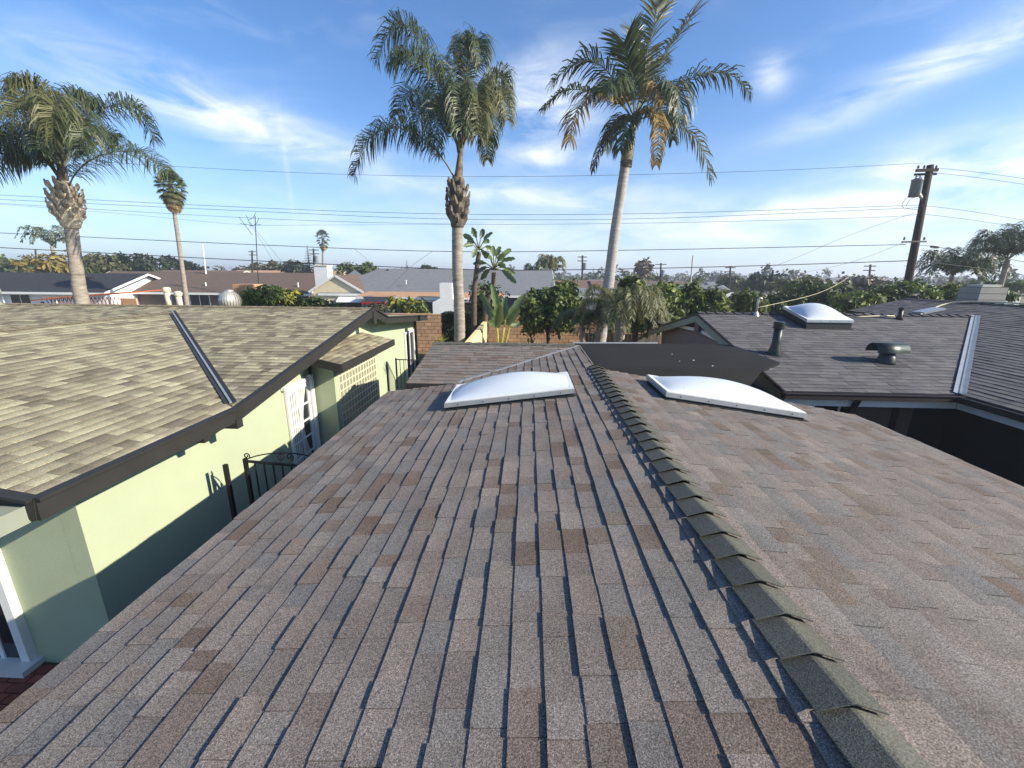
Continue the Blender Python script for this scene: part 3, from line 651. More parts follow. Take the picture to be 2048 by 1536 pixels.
# glass-block window
gw = MB().box((-4.12, 8.6, .5), (-4.085, 10.85, 2.42)).obj('glass_block_window', 'wall_cream', hB); gm = None
for j in range(13):
    for i in range(11):
        yy = 8.625+j*.171; zz = .53+i*.171
        if gm is None:
            mb = MB(); a = .143; t = .004
            mb.add([(-4.084, yy, zz), (-4.084, yy+a, zz), (-4.084, yy+a, zz+a), (-4.084, yy, zz+a), (-4.084+t, yy+.012, zz+.012), (-4.084+t, yy+a-.012, zz+.012), (-4.084+t, yy+a-.012, zz+a-.012), (-4.084+t, yy+.012, zz+a-.012),
                    (-4.084+t*.5, yy+.03, zz+.03), (-4.084+t*.5, yy+a-.03, zz+.03), (-4.084+t*.5, yy+a-.03, zz+a-.03), (-4.084+t*.5, yy+.03, zz+a-.03)],
                   [(0,1,5,4),(1,2,6,5),(2,3,7,6),(3,0,4,7),(4,5,9,8),(5,6,10,9),(6,7,11,10),(7,4,8,11),(8,9,10,11)])
            b = mb.obj('glass_block', 'glass_block', gw); gm = b.data; off = WL[b]-Vector((0, yy, zz))
        else: place(bpy.data.objects.new('glass_block', gm), gw, off+Vector((0, yy, zz)))
# far window and downspout
w = MB().box((-4.6, 15.3, .4), (-4.57, 16.35, 2.2)).obj('window', 'glass_grey', hB)
for a, b in (((-4.59, 15.2, .3), (-4.54, 15.3, 2.28)), ((-4.59, 16.35, .3), (-4.54, 16.45, 2.28)), ((-4.59, 15.3, 2.2), (-4.54, 16.35, 2.28)), ((-4.59, 15.78, .4), (-4.55, 15.84, 2.2))): MB().box(a, b).obj('window_frame', 'paint_white', w)
MB().box((-4.58, 16.5, 0), (-4.48, 16.62, 2.6)).obj('downspout', 'iron', hB)
MB().tube([(-4.57, 8.36, 0), (-4.57, 8.36, 2.6)], .025, 8).obj('conduit', 'trim_dark', hB)
# roof vents behind the ridge
def zback(y): return zR2-.3*(y-YR2)
for (px, top, r, cap) in ((332, 575, .075, 1), (355, 583, .07, 2)):
    q = P(px, top, 11.45); z = zback(11.45)-.05
    o = MB().lathe((q.x, q.y, z), [(r*1.0, 0), (r, q.z-z-.12)], 14).obj('vent_pipe', 'pvc', hB, True)
    MB().lathe((q.x, q.y, q.z-.13), [(r*1.05, 0), (r*1.35, .02), (r*1.35, .1), (r*.9, .14)], 14).obj('vent_cap', 'pvc', o)
q = P(458, 581, 11.5); z = zback(11.5)-.02; R0 = .29; mb = MB(); prof = [(.2, 0), (.2, .1)]
o = MB().lathe((q.x, q.y, z), prof, 20).obj('turbine_vent', 'galv', hB)
hT = q.z-z-.08
for k in range(26):                                # curved vanes of the turbine
    a = 2*math.pi*k/26; mb = MB(); da = .17
    for j in range(7):
        t = j/6; ph = -1.0+2.3*t; rr = R0*max(.25, math.cos(ph)); zz = z+.08+hT*(math.sin(ph)+.84)/1.8
        mb.v += [(q.x+rr*math.cos(a), q.y+rr*math.sin(a), zz), (q.x+rr*.93*math.cos(a+da*1.5), q.y+rr*.93*math.sin(a+da*1.5), zz)]
    for j in range(6): mb.f.append((2*j, 2*j+1, 2*j+3, 2*j+2))
    mb.obj('vane', 'galv', o, True)
MB().lathe((q.x, q.y, z+.08+hT*.96), [(.11, 0), (.1, .03), (.02, .05)], 18).obj('turbine_cap', 'galv', o)
q = P(2, 655, 8.2)
o = MB().lathe((q.x, q.y, zeB+mB*(XE-q.x)-.03), [(.16, 0), (.1, .06), (.09, .22)], 14).obj('vent_pipe', 'trim_green', hB, True); MB().lathe((q.x, q.y, zeB+mB*(XE-q.x)+.17), [(.1, 0), (.15, .03), (.15, .12), (.06, .19)], 14).obj('vent_cap', 'trim_green', o)

# ------------------------------------------------------------------ iron gates in the alley
def gate(label, x0, x1, y, top, n, scroll, yaw=0.0):
    g = thing('iron_gate', label, 'gate', (x0, y, 0)); ca = math.cos(yaw)
    def q(x, z): return (x0+(x-x0)*ca, y+(x-x0)*math.sin(yaw), z)
    MB().bar(q(x0-.3, 0), q(x0-.3, top-.1), .05, .05, (0, 1, 0)).obj('post', 'iron', g)
    MB().bar(q(x0, 0), q(x0, top), .045, .045, (0, 1, 0)).obj('gate_stile', 'iron', g); MB().bar(q(x1, 0), q(x1, top-.08), .04, .04, (0, 1, 0)).obj('gate_stile', 'iron', g)
    MB().bar(q(x0, top-.04), q(x1, top-.12), .03, .03).obj('top_rail', 'iron', g); MB().bar(q(x0, .2), q(x1, .2), .03, .03).obj('bottom_rail', 'iron', g)
    for k in range(1, n): x = x0+(x1-x0)*k/n; MB().bar(q(x, .2), q(x, top-.05-.08*k/n), .016, .016, (0, 1, 0)).obj('picket', 'iron', g)
    if scroll:
        for cx, r, s in ((x0+.03, .05, 1), (x0+(x1-x0)*.45, .06, -1), (x0+(x1-x0)*.55, .06, 1)):
            MB().tube([q(cx+s*r*(1-t/18)*math.sin(t*.62), top+.04+r*(1-t/18)*(-math.cos(t*.62))) for t in range(15)], .008, 6).obj('scroll', 'iron', g)
        MB().tube([q(x0+.05+(x1-x0-.1)*t/10, top+.0+.1*math.sin(math.pi*t/10)**.8) for t in range(11)], .009, 6).obj('arch', 'iron', g)
gate('black iron alley gate with scrolls beside the french door', -3.92, -2.75, 5.2, 1.88, 9, True)
gate('plain black iron gate farther down the alley', -4.3, -3.2, 13.2, 1.72, 9, False, .3)
#PART3
# ------------------------------------------------------------------ palms
def bez(ps, t):
    ps = [Vector(p) for p in ps]
    while len(ps) > 1: ps = [ps[i].lerp(ps[i+1], t) for i in range(len(ps)-1)]
    return ps[0]
def through(ps, t):                                # catmull-rom through points
    n = len(ps)-1; x = min(t, .9999)*n; i = int(x); f = x-i
    p0, p1, p2, p3 = ps[max(i-1, 0)], ps[i], ps[i+1], ps[min(i+2, n)]
    return .5*((2*p1)+(p2-p0)*f+(2*p0-5*p1+4*p2-p3)*f*f+(3*p1-p0-3*p2+p3)*f*f*f)
def frond(parent, pts, L, n, droop, m, w=.03, start=.16, stiff=.35, plume=.5, r=.03, fan=False):
    """pinnate leaf: rachis through pts, n leaflets a side, each a bent tapering strip"""
    pts = [Vector(p) for p in pts]; mb = MB(); N = 14
    mb.tube([through(pts, i/N) for i in range(N+1)], [r*(1-.85*i/N) for i in range(N+1)], 5)
    rc = mb.obj('frond', 'rachis', parent, True)
    mb = MB(); dn = Vector((0, 0, -1))
    for i in range(n):
        t = start+(1-start)*(i+rnd()*.6)/n
        p = through(pts, t); d = (through(pts, min(1, t+.02))-through(pts, max(0, t-.02))).normalized()
        s = d.cross(Vector((0, 0, 1)))
        if s.length < .15: s = d.cross(Vector((0, 1, .3)))
        s.normalize(); up = s.cross(d).normalized()
        prof = math.sin(math.pi*(.12+.80*(t-start)/(1-start)))**.7
        if fan: prof = .55+.6*t*(1 if t < .9 else .7)
        for sg in (-1, 1):
            l = L*prof*ru(.8, 1.1); o = (s*sg*ru(.75, 1)+d*(stiff+.5*t)+up*ru(-plume*.55, plume)).normalized()
            e1 = p+o*l*.42; o2 = (o+dn*droop*ru(.6, 1.3)).normalized(); e2 = e1+o2*l*.34; o3 = (o2+dn*droop*ru(.5, 1.1)).normalized(); e3 = e2+o3*l*.28
            wv = (d-o*d.dot(o)); wv = wv.normalized()*w*.5 if wv.length > .01 else up*w*.5
            tw = up*ru(-.4, .4)*w; wv = wv+tw*.5
            b = len(mb.v)
            mb.v += [tuple(p-wv*.5), tuple(p+wv*.5), tuple(e1-wv), tuple(e1+wv), tuple(e2-wv*.8), tuple(e2+wv*.8), tuple(e3)]
            mb.f += [(b, b+1, b+3, b+2), (b+2, b+3, b+5, b+4), (b+4, b+5, b+6)]
    o = mb.obj('leaflets', m, rc); return rc
def trunk(parent, pts, rs, m, rings=.11, name='trunk', amp=.03):
    mb = MB(); pts = [Vector(p) for p in pts]; ln = sum((pts[i+1]-pts[i]).length for i in range(len(pts)-1)); n = max(8, int(ln/rings)*2)
    P_ = []; R_ = []
    for i in range(n+1):
        t = i/n; x = t*(len(rs)-1); k = min(int(x), len(rs)-2); r = rs[k]+(rs[k+1]-rs[k])*(x-k)
        P_.append(through(pts, t)+Vector((ru(-.004, .004), ru(-.004, .004), 0))); R_.append(r*(1+(amp if i % 2 else -amp)+ru(-.01, .01)))
    mb.tube(P_, R_, 16); return mb.obj(name, m, parent, True)
def boots(parent, c0, c1, r0, r1, n, m, ln=.34):
    """old leaf bases wrapped round the top of the trunk"""
    c0, c1 = Vector(c0), Vector(c1)
    for k in range(n):
        t = k/n; a = k*2.399; p = c0.lerp(c1, t); r = r0+(r1-r0)*abs(math.sin(math.pi*(.15+.75*t))); w = ru(.09, .14); l = ln*ru(.7, 1.2)
        e = Vector((math.cos(a), math.sin(a), 0)); s = Vector((-math.sin(a), math.cos(a), 0)); u = Vector((0, 0, 1)); mb = MB()
        q0 = p+e*r*.75; q1 = p+e*(r+.05)+u*l*.5; q2 = p+e*(r+ru(.04, .1))+u*l
        vs = []
        for q, ww, th in ((q0, w, .05), (q1, w*.85, .045), (q2, w*.45, .02)): vs += [q-s*ww-e*th, q-s*ww*.6+e*th, q+s*ww*.6+e*th, q+s*ww-e*th]
        mb.add(vs, [(0,1,5,4),(1,2,6,5),(2,3,7,6),(4,5,9,8),(5,6,10,9),(6,7,11,10),(8,9,10,11),(3,2,1,0)]); mb.obj('leaf_base', m, parent)
def pxs(L, Y): return [P(x, y, Y+d) for x, y, d in L]

# centre queen palm
Yq = 15.0; b0 = P(917, 690, Yq); g = Vector((b0.x, Yq, 0))
t1 = thing('queen_palm', 'tall queen palm with grey trunk between the two houses, dark drooping crown', 'palm tree', g, 'tall palms')
top = P(916, 357, Yq)
trunk(t1, [g, P(919, 640, Yq), P(915, 540, Yq), P(915, 452, Yq)], [.25, .2, .185, .185, .19], 'bark_palm')
trunk(t1, [P(915, 456, Yq), P(915, 410, Yq), P(916, 355, Yq)], [.2, .27, .3, .26, .2], 'boot_dark', .2, 'leaf_base_sheath', .04)
boots(t1, P(915, 450, Yq), P(916, 372, Yq), .2, .33, 34, 'boot_dark')
trunk(t1, [P(916, 365, Yq), P(920, 320, Yq), P(924, 270, Yq)], [.17, .1, .06], 'boot_dark', .3, 'crown_shaft', .02)
FR = [([(908, 354, 0), (884, 315, -.3), (850, 280, -.6), (790, 255, -.9), (735, 280, -1), (709, 350, -1.1)], 'frond', .75, 1.1),
 ([(916, 300, 0), (902, 220, 0), (872, 130, .1), (830, 66, .2), (790, 50, .2), (752, 118, .2)], 'frond', .8, 1.0),
 ([(920, 290, 0), (900, 215, -.6), (868, 150, -1.2), (820, 110, -1.8), (785, 120, -2.1)], 'frond', .8, 1.1),
 ([(918, 300, 0), (890, 235, .6), (850, 190, 1.3), (815, 185, 1.9), (795, 230, 2.2)], 'frond', .75, 1.0),
 ([(924, 280, 0), (930, 190, .4), (936, 110, .9), (930, 75, 1.5), (905, 105, 2)], 'frond_yellow_lit', .6, 1.0),
 ([(924, 280, 0), (930, 180, -.2), (940, 100, -.5), (955, 80, -.9), (962, 130, -1.2)], 'frond', .7, 1.0),
 ([(926, 285, 0), (950, 215, .2), (980, 165, .4), (1005, 150, .6), (1022, 205, .6)], 'frond', .75, 1.2),
 ([(926, 290, 0), (950, 230, -.5), (975, 185, -1), (1000, 180, -1.5), (1015, 240, -1.8)], 'frond_yellow_lit', .7, 1.2),
 ([(926, 295, 0), (948, 235, .6), (970, 200, 1.2), (985, 215, 1.7), (985, 285, 2)], 'frond', .7, 1.2),
 ([(922, 300, 0), (932, 230, -.9), (945, 190, -1.8), (955, 200, -2.5), (955, 270, -2.7)], 'frond_yellow_lit', .75, 1.2),
 ([(916, 305, 0), (905, 240, -.9), (890, 200, -1.8), (878, 215, -2.4), (872, 280, -2.6)], 'frond', .75, 1.2),
 ([(918, 305, 0), (915, 230, -1), (918, 180, -1.9), (920, 190, -2.6), (922, 260, -2.8)], 'frond', .75, 1.2),
 ([(918, 300, 0), (895, 250, .5), (865, 215, 1), (840, 225, 1.3), (828, 285, 1.4)], 'frond', .7, 1.1),
 ([(922, 300, 0), (940, 260, .3), (962, 245, .4), (972, 270, .5), (975, 320, .5)], 'frond', .6, 1.2),
 ([(920, 290, 0), (915, 210, 1), (912, 140, 2), (905, 120, 2.8)], 'frond', .75, .9)]
for pts, m, L, dr in FR: frond(t1, pxs(pts, Yq), L*1.25, 190, dr*1.3, m, .026, .2 if len(pts) == 6 else .14, .2, 1.1)

# left queen palm
Yq = 17.3; b0 = P(168, 612, Yq); g = Vector((b0.x-.02, Yq, 0))
t2 = thing('queen_palm', 'queen palm with pale scaly leaf bases at the left edge of the picture', 'palm tree', g, 'tall palms')
trunk(t2, [g, P(164, 603, Yq), P(152, 530, Yq), P(142, 452, Yq)], [.28, .255, .23, .22, .22], 'bark_palm')
trunk(t2, [P(142, 456, Yq), P(135, 410, Yq), P(127, 362, Yq)], [.26, .4, .42, .33, .2], 'boot', .2, 'leaf_base_sheath', .04)
boots(t2, P(140, 446, Yq), P(129, 378, Yq), .32, .5, 46, 'boot', .42)
trunk(t2, [P(127, 372, Yq), P(124, 340, Yq), P(120, 300, Yq)], [.22, .14, .08], 'boot_dark', .3, 'crown_shaft', .02)
FR = [([(136, 378, 0), (150, 348, -.2), (185, 318, -.5), (235, 303, -.8), (290, 310, -1), (336, 346, -1.1)], 'frond', .85, 1.0),
 ([(124, 340, 0), (148, 280, .2), (185, 232, .4), (235, 208, .6), (280, 220, .8), (308, 280, 1)], 'frond', .85, 1.0),
 ([(122, 330, 0), (128, 260, 0), (140, 205, .1), (165, 190, .2), (190, 215, .2)], 'frond', .7, .9),
 ([(114, 352, 0), (90, 322, -.3), (55, 308, -.6), (15, 315, -.9), (-30, 352, -1)], 'frond', .85, 1.0),
 ([(116, 340, 0), (95, 270, .2), (60, 215, .4), (15, 195, .6), (-40, 220, .8)], 'frond', .85, 1.0),
 ([(118, 335, 0), (105, 260, -.4), (85, 195, -.9), (55, 165, -1.3), (20, 170, -1.7)], 'frond_yellow_lit', .85, 1.1),
 ([(118, 335, 0), (100, 265, -.8), (75, 215, -1.7), (50, 200, -2.5), (25, 235, -3)], 'frond_yellow_lit', .85, 1.2),
 ([(122, 335, 0), (120, 260, -.8), (110, 210, -1.8), (105, 210, -2.7), (105, 280, -3)], 'frond_yellow_lit', .85, 1.2),
 ([(122, 338, 0), (140, 275, -.8), (155, 235, -1.6), (165, 245, -2.3), (165, 300, -2.6)], 'frond', .8, 1.2),
 ([(114, 345, 0), (80, 285, .3), (40, 250, .7), (0, 255, 1), (-40, 300, 1.2)], 'frond', .85, 1.1),
 ([(114, 345, 0), (70, 290, -.6), (30, 270, -1.2), (-10, 290, -1.6)], 'frond', .85, 1.1),
 ([(120, 338, 0), (118, 270, 1), (110, 205, 2), (90, 180, 2.8)], 'frond', .8, .9),
 ([(124, 340, 0), (160, 290, 1), (200, 265, 1.9), (235, 275, 2.6)], 'frond', .8, 1.0),
 ([(112, 348, 0), (85, 310, .8), (55, 290, 1.6), (35, 320, 2.2)], 'frond', .8, 1.1),
 ([(118, 340, 0), (110, 290, -1), (95, 265, -2), (80, 300, -2.6)], 'frond', .8, 1.2)]
for pts, m, L, dr in FR: frond(t2, pxs(pts, Yq), L*1.35, 190, dr*1.25, m, .03, .16, .2, 1.1)

# king palm
Yk = 18.0; b0 = P(1216, 590, Yk); g = Vector((b0.x-.35, Yk, 0))
t3 = thing('king_palm', 'tall king palm with smooth ringed trunk and some dry yellow fronds', 'palm tree', g, 'tall palms')
trunk(t3, [g, P(1214, 590, Yk), P(1232, 450, Yk), P(1252, 322, Yk)], [.27, .24, .21, .19, .19], 'bark_king', .13, amp=.015)
trunk(t3, [P(1252, 325, Yk), P(1258, 295, Yk), P(1268, 240, Yk)], [.21, .235, .19, .15, .11], 'crownshaft', .4, 'crownshaft', .01)
trunk(t3, [P(1252, 336, Yk), P(1253, 316, Yk)], [.21, .23, .21], 'boot_dark', .1, 'crownshaft_scar', .06)
K = Yk
FR = [([(1266, 230, 0), (1240, 178, -.3), (1203, 132, -.6), (1160, 122, -.8), (1108, 160, -1)], 'frond', .95, .75),
 ([(1264, 236, 0), (1235, 200, -.5), (1177, 182, -1), (1125, 182, -1.4), (1084, 218, -1.6)], 'frond', .6, .9),
 ([(1264, 236, 0), (1235, 204, -.7), (1180, 192, -1.5), (1150, 230, -2), (1138, 282, -2.1)], 'frond_dry', .7, .9),
 ([(1264, 242, 0), (1235, 246, -.2), (1205, 282, -.4), (1187, 340, -.5)], 'frond_brown', .5, 1.3),
 ([(1272, 225, 0), (1287, 165, 0), (1294, 104, 0), (1308, 50, .1), (1316, 2, .1)], 'frond_yellow_lit', .75, .15),
 ([(1274, 225, 0), (1305, 160, .2), (1333, 104, .3), (1359, 65, .4), (1386, 30, .5)], 'frond_yellow_lit', .75, .25),
 ([(1274, 228, 0), (1310, 200, -.2), (1354, 172, -.5), (1400, 150, -.8), (1458, 148, -1), (1498, 182, -1.2)], 'frond', .85, 1.0),
 ([(1274, 240, 0), (1310, 232, 0), (1350, 246, 0), (1398, 286, 0), (1423, 358, 0)], 'frond_yellow_lit', .7, .8),
 ([(1270, 238, 0), (1300, 222, -.8), (1318, 245, -1.4), (1312, 330, -1.8)], 'frond_dry', .5, 1.2),
 ([(1272, 230, 0), (1305, 180, -.8), (1335, 165, -1.6), (1355, 185, -2.2), (1360, 240, -2.4)], 'frond', .85, 1.1),
 ([(1272, 230, 0), (1300, 185, -1), (1318, 175, -1.8), (1330, 205, -2.4)], 'frond_dry', .8, 1.1),
 ([(1268, 228, 0), (1266, 165, -.2), (1255, 120, -.5), (1248, 85, -.7)], 'frond', .8, .2),
 ([(1266, 230, 0), (1245, 180, -.9), (1225, 160, -1.7), (1205, 180, -2.3)], 'frond', .85, .9),
 ([(1266, 230, 0), (1250, 190, .9), (1225, 165, 1.8), (1195, 180, 2.6)], 'frond', .8, .9),
 ([(1272, 228, 0), (1290, 170, .9), (1300, 130, 1.8), (1320, 120, 2.5)], 'frond', .8, .7),
 ([(1264, 240, 0), (1245, 232, .6), (1225, 250, 1.1), (1212, 300, 1.3)], 'frond', .6, 1.1),
 ([(1268, 242, 0), (1262, 232, -1), (1250, 250, -1.8), (1240, 300, -2)], 'frond', .65, 1.2),
 ([(1272, 238, 0), (1300, 215, .9), (1330, 230, 1.6), (1345, 280, 2)], 'frond', .7, 1.0),
 ([(1268, 228, 0), (1272, 170, .5), (1274, 120, 1), (1268, 70, 1.2)], 'frond', .7, .3)]
for pts, m, L, dr in FR: frond(t3, pxs(pts, K), L*1.3, 70, dr, m, .05, .17, .45, .55, fan=(dr < .4))

# generic smaller feather palms and fan palms
def feather_palm(label, px, pytop, Y, R, nf, m, L=.5, n=34, w=.05, r=.14, group=None, name='feather_palm', zbase=0, arch=.85, hang=.55):
    c = P(px, pytop, Y); g = Vector((c.x, Y, zbase)); t = thing(name, label, 'palm tree', g, group)
    trunk(t, [g, Vector((c.x+.05, Y, (zbase+c.z)/2)), c], [r*1.2, r, r*.9], 'bark_palm', .25)
    for k in range(nf):
        a = 2.399*k+ru(-.2, .2); e = .2+1.1*(k/nf); rr = R*ru(.85, 1.1)
        d = Vector((math.cos(a), math.sin(a), 0)); up = Vector((0, 0, 1))
        ps = [c, c+d*rr*.35*math.cos(e*.6)+up*rr*(.2+.35*math.sin(e)), c+d*rr*.75*math.cos(e*.5)+up*rr*(.1+arch*math.sin(e)), c+d*rr*math.cos(e*.45)+up*rr*(arch*.8*math.sin(e)-.35*hang)]
        frond(t, ps, L, n, 1.0, m, w, .14, r=.02)
    return t
def fan_palm(label, px, ytop, Y, r_tr, lean_px, R, nl, group=None, mats=('leaf_mid', 'leaf_olive'), skirt=True):
    c = P(px, ytop, Y); b = P(lean_px, 560, Y); g = Vector((b.x, Y, 0)); t = thing('fan_palm', label, 'palm tree', g, group)
    trunk(t, [g, g.lerp(c, .5)+Vector((.03, 0, 0)), c], [r_tr*1.3, r_tr, r_tr*.9], 'bark_palm', .4)
    for k in range(nl):
        a = 2.399*k; e = 1.5-3.0*(k/nl); d = Vector((math.cos(a)*math.cos(e), math.sin(a)*math.cos(e), math.sin(e)))
        q = c+d*R*.55-Vector((0, 0, R*1.5*max(0, k/nl-.45))); mb = MB(); mb.tube([c, q], R*.014, 4)
        s = d.cross(Vector((0, 0, 1)));  s = (s if s.length > .1 else Vector((1, 0, 0))).normalized(); u = s.cross(d)
        for j in range(15):
            th = -1.5+3*j/14; o = d*math.cos(th)+s*math.sin(th); o = (o+Vector((0, 0, -.35))).normalized(); wv = o.cross(u).normalized()*R*.035
            p1 = q+o*R*.3; p2 = p1+(o+Vector((0, 0, -.7))).normalized()*R*.22; b_ = len(mb.v)
            mb.v += [tuple(q), tuple(p1-wv), tuple(p1+wv), tuple(p2)]; mb.f += [(b_, b_+1, b_+2), (b_+1, b_+3, b_+2)]
        mb.obj('frond', mats[0] if k < nl*.6 else (mats[1] if k < nl*.8 else 'frond_dry'), t)
fan_palm('skinny fan palm with shaggy brown skirt right of the left queen palm', 341, 370, 38, .17, 363, 1.3, 70)
fan_palm('tiny distant fan palm on a thin bare trunk against the sky', 645, 474, 120, .3, 645, 2.2, 30, None, ('leaf_far', 'leaf_far'))
feather_palm('distant palm behind the white-trimmed black roof', 103, 492, 62, 3.2, 14, 'frond', .8, 26, .12, .22, zbase=0)
feather_palm('feathery palm at the right edge of the picture', 2015, 520, 27, 2.2, 17, 'frond', .85, 50, .045, .14)
feather_palm('low feathery palm just right of the utility pole', 1905, 552, 30, 2.0, 15, 'frond', .8, 44, .05, .13)
feather_palm('small palm half hidden between pole and edge palms', 1962, 552, 34, 1.7, 12, 'frond', .6, 30, .06, .16)
feather_palm('bushy palm left of two beside the brown-roofed house', 1072, 553, 58, 1.9, 14, 'frond', .8, 24, .12, .3)
feather_palm('taller palm right of two beside the brown-roofed house', 1100, 540, 60, 2.2, 16, 'frond_yellow_lit', .9, 26, .12, .3)
feather_palm('short stout date palm by the block wall, arching fronds', 1240, 640, 15.5, 1.75, 32, 'frond_yellow_lit', .42, 60, .022, .2, arch=.6, hang=.8)
feather_palm('small dark palm left of the date palm in the yard', 1165, 655, 16.5, 1.25, 20, 'frond', .36, 46, .022, .12, arch=.5, hang=.8)

# ------------------------------------------------------------------ broad paddle leaves
def paddle(parent, p, tip, width, m='paddle', droop=.12, petiole=None):
    p, tip = Vector(p), Vector(tip); d = tip-p; L = d.length; d.normalize()
    view = Vector((ru(-.7, .7), -1, ru(-.1, .5))).normalized(); s = d.cross(view).normalized(); u = s.cross(d)
    mb = MB(); N = 16; base = petiole or p
    mb.tube([base, p, p.lerp(tip, .5)], [.025, .02, .01], 5); st = mb.obj('leaf', 'rachis', parent)
    mb = MB()
    for i in range(N+1):
        t = i/N; w = width*math.sin(math.pi*(.06+.9*t))**.6*(1 if t < .97 else .3)*.5; c = p+d*L*t+Vector((0, 0, -droop*L*t*t))+u*.02
        fl = .28*w; rg = ru(.6, 1.1)
        mb.v += [tuple(c-s*w*rg+u*fl), tuple(c-s*w*.5+u*fl*.4), tuple(c), tuple(c+s*w*.5+u*fl*.4), tuple(c+s*w*ru(.6, 1.1)+u*fl)]
    for i in range(N):
        for k in range(4): mb.f.append((i*5+k, i*5+k+1, i*5+k+6, i*5+k+5))
    mb.obj('blade', m, st, True)
Yb = 17.0
def bop(label, trunk_px, crown, leaves, width, Y):
    g = P(trunk_px[0][0], trunk_px[0][1], Y); g.z = 0
    t = thing('bird_of_paradise_tree', label, 'plant', g)
    trunk(t, [g]+[P(x, y, Y) for x, y in trunk_px], [.13, .12, .1, .09], 'bark', .14, amp=.06)
    c = P(*crown, Y)
    for (x, y, dd) in leaves:
        tip = P(x, y, Y+dd); mid = c.lerp(tip, .38)+Vector((0, 0, .12)); paddle(t, mid, tip, width*ru(.8, 1.1), petiole=c)
bop('giant bird of paradise, left of two, against the sky beside the centre palm', [(948, 625), (950, 570), (958, 505)], (958, 500), [(944, 452, 0), (966, 455, .3), (986, 462, -.2), (927, 466, .1), (926, 490, -.4), (944, 513, -.5), (978, 478, .6), (975, 515, -.3), (935, 480, .5), (990, 500, .3)], .24, Yb)
bop('giant bird of paradise, right of two, with wide splayed paddle leaves', [(971, 623), (985, 580), (988, 545)], (988, 538), [(985, 488, 0), (1022, 494, .2), (1031, 514, -.2), (1030, 545, .3), (1033, 562, -.4), (946, 524, 0), (952, 545, .4), (968, 498, -.3), (1000, 490, .3), (1010, 505, -.5), (975, 510, -.6), (1012, 530, -.5), (962, 556, .2)], .27, Yb)
g = P(1000, 690, 15.8); g.z = 0
bn = thing('banana_plant', 'low banana plant with yellow stems and big pale green leaves by the wall', 'plant', g)
for (bx, tx, ty) in ((996, 993, 640), (1003, 1010, 640), (1010, 1022, 645)): MB().tube([P(bx, 690, 15.8)-Vector((0, 0, 2.0)), P(bx, 690, 15.8), P(tx, ty, 15.8)], [.09, .07, .03], 8).obj('stem', 'stem_yellow', bn, True)
for (x0, y0, x1, y1, w, dd) in ((992, 648, 961, 578, .34, .2), (1000, 640, 983, 563, .34, -.2), (1014, 645, 1050, 583, .36, .3), (994, 655, 998, 605, .5, -.3), (1015, 650, 1038, 612, .4, -.2), (1005, 650, 1012, 590, .36, .4), (990, 650, 975, 640, .3, -.5), (1020, 650, 1040, 648, .3, .2)):
    paddle(bn, P(x0, y0, 15.8), P(x1, y1, 15.8+dd), w, droop=.05)
# spiky clump
g = P(880, 690, 12.6); g.z = 0; ag = thing('spiky_plant', 'small yellow-green spiky plant beyond the far roof corner', 'plant', g)
MB().tube([g, P(880, 690, 12.6)], .05, 8).obj('stem', 'bark', ag)
for k in range(26):
    a = 2.399*k; e = .25+1.1*rnd(); c = P(881, 690, 12.6); d = Vector((math.cos(a)*math.cos(e), math.sin(a)*math.cos(e), math.sin(e))); s = d.cross(Vector((0, 0, 1))).normalized()*.018
    q = c+d*.22; r_ = c+(d+Vector((0, 0, -.25))).normalized()*.42
    MB().add([c-s*.6, c+s*.6, q-s, q+s, r_], [(0, 1, 3, 2), (2, 3, 4)]).obj('leaf', 'leaf_yellow', ag)

# ------------------------------------------------------------------ broadleaf trees and shrubs
def leaves(mb, blobs, n, size, clump=.16, elong=1.7, fill=.35, up=.35):
    """scatter folded leaf quads in clumps over ellipsoid blobs"""
    tot = sum(b[3]*b[5]+b[3]*b[4] for b in blobs)
    rg = np.random.default_rng(int(abs(blobs[0][0])*997+abs(blobs[0][1])*131) % 100000)
    V = []; Fc = []
    for (cx, cy, cz, rx, ry, rz_) in blobs:
        k = max(6, int(n*(rx*rz_+rx*ry)/tot)); nc = max(5, int(k/26)); rr = np.array([rx, ry, rz_])
        dirs = rg.normal(size=(nc, 3)); dirs /= np.linalg.norm(dirs, axis=1)[:, None]
        rad = (rg.random(nc)*(1-fill**3)+fill**3)**(1/3)*(.82+.24*rg.random(nc))
        cc = dirs*rad[:, None]; idx = rg.integers(0, nc, k)
        p = cc[idx]+np.clip(rg.normal(size=(k, 3)), -1.6, 1.6)*clump; q = p*rr+np.array([cx, cy, cz])
        nd = p/np.maximum(.2, np.linalg.norm(p, axis=1))[:, None]*.6+rg.normal(size=(k, 3))*.55; nd[:, 2] += up
        nd /= np.linalg.norm(nd, axis=1)[:, None]
        t = np.cross(nd, rg.normal(size=(k, 3))); t /= np.linalg.norm(t, axis=1)[:, None]; t[:, 2] -= .25
        s = np.cross(nd, t); s /= np.linalg.norm(s, axis=1)[:, None]
        l = size*(.7+.6*rg.random(k))[:, None]; w = l/elong
        b = len(V)*0
        quad = np.stack([q, q+t*l*.5+s*w*.5, q+t*l-nd*l*.12, q+t*l*.5-s*w*.5], 1).reshape(-1, 3)
        base = len(mb.v); mb.v += [tuple(x) for x in quad.tolist()]; mb.f += [(base+4*i, base+4*i+1, base+4*i+2, base+4*i+3) for i in range(k)]
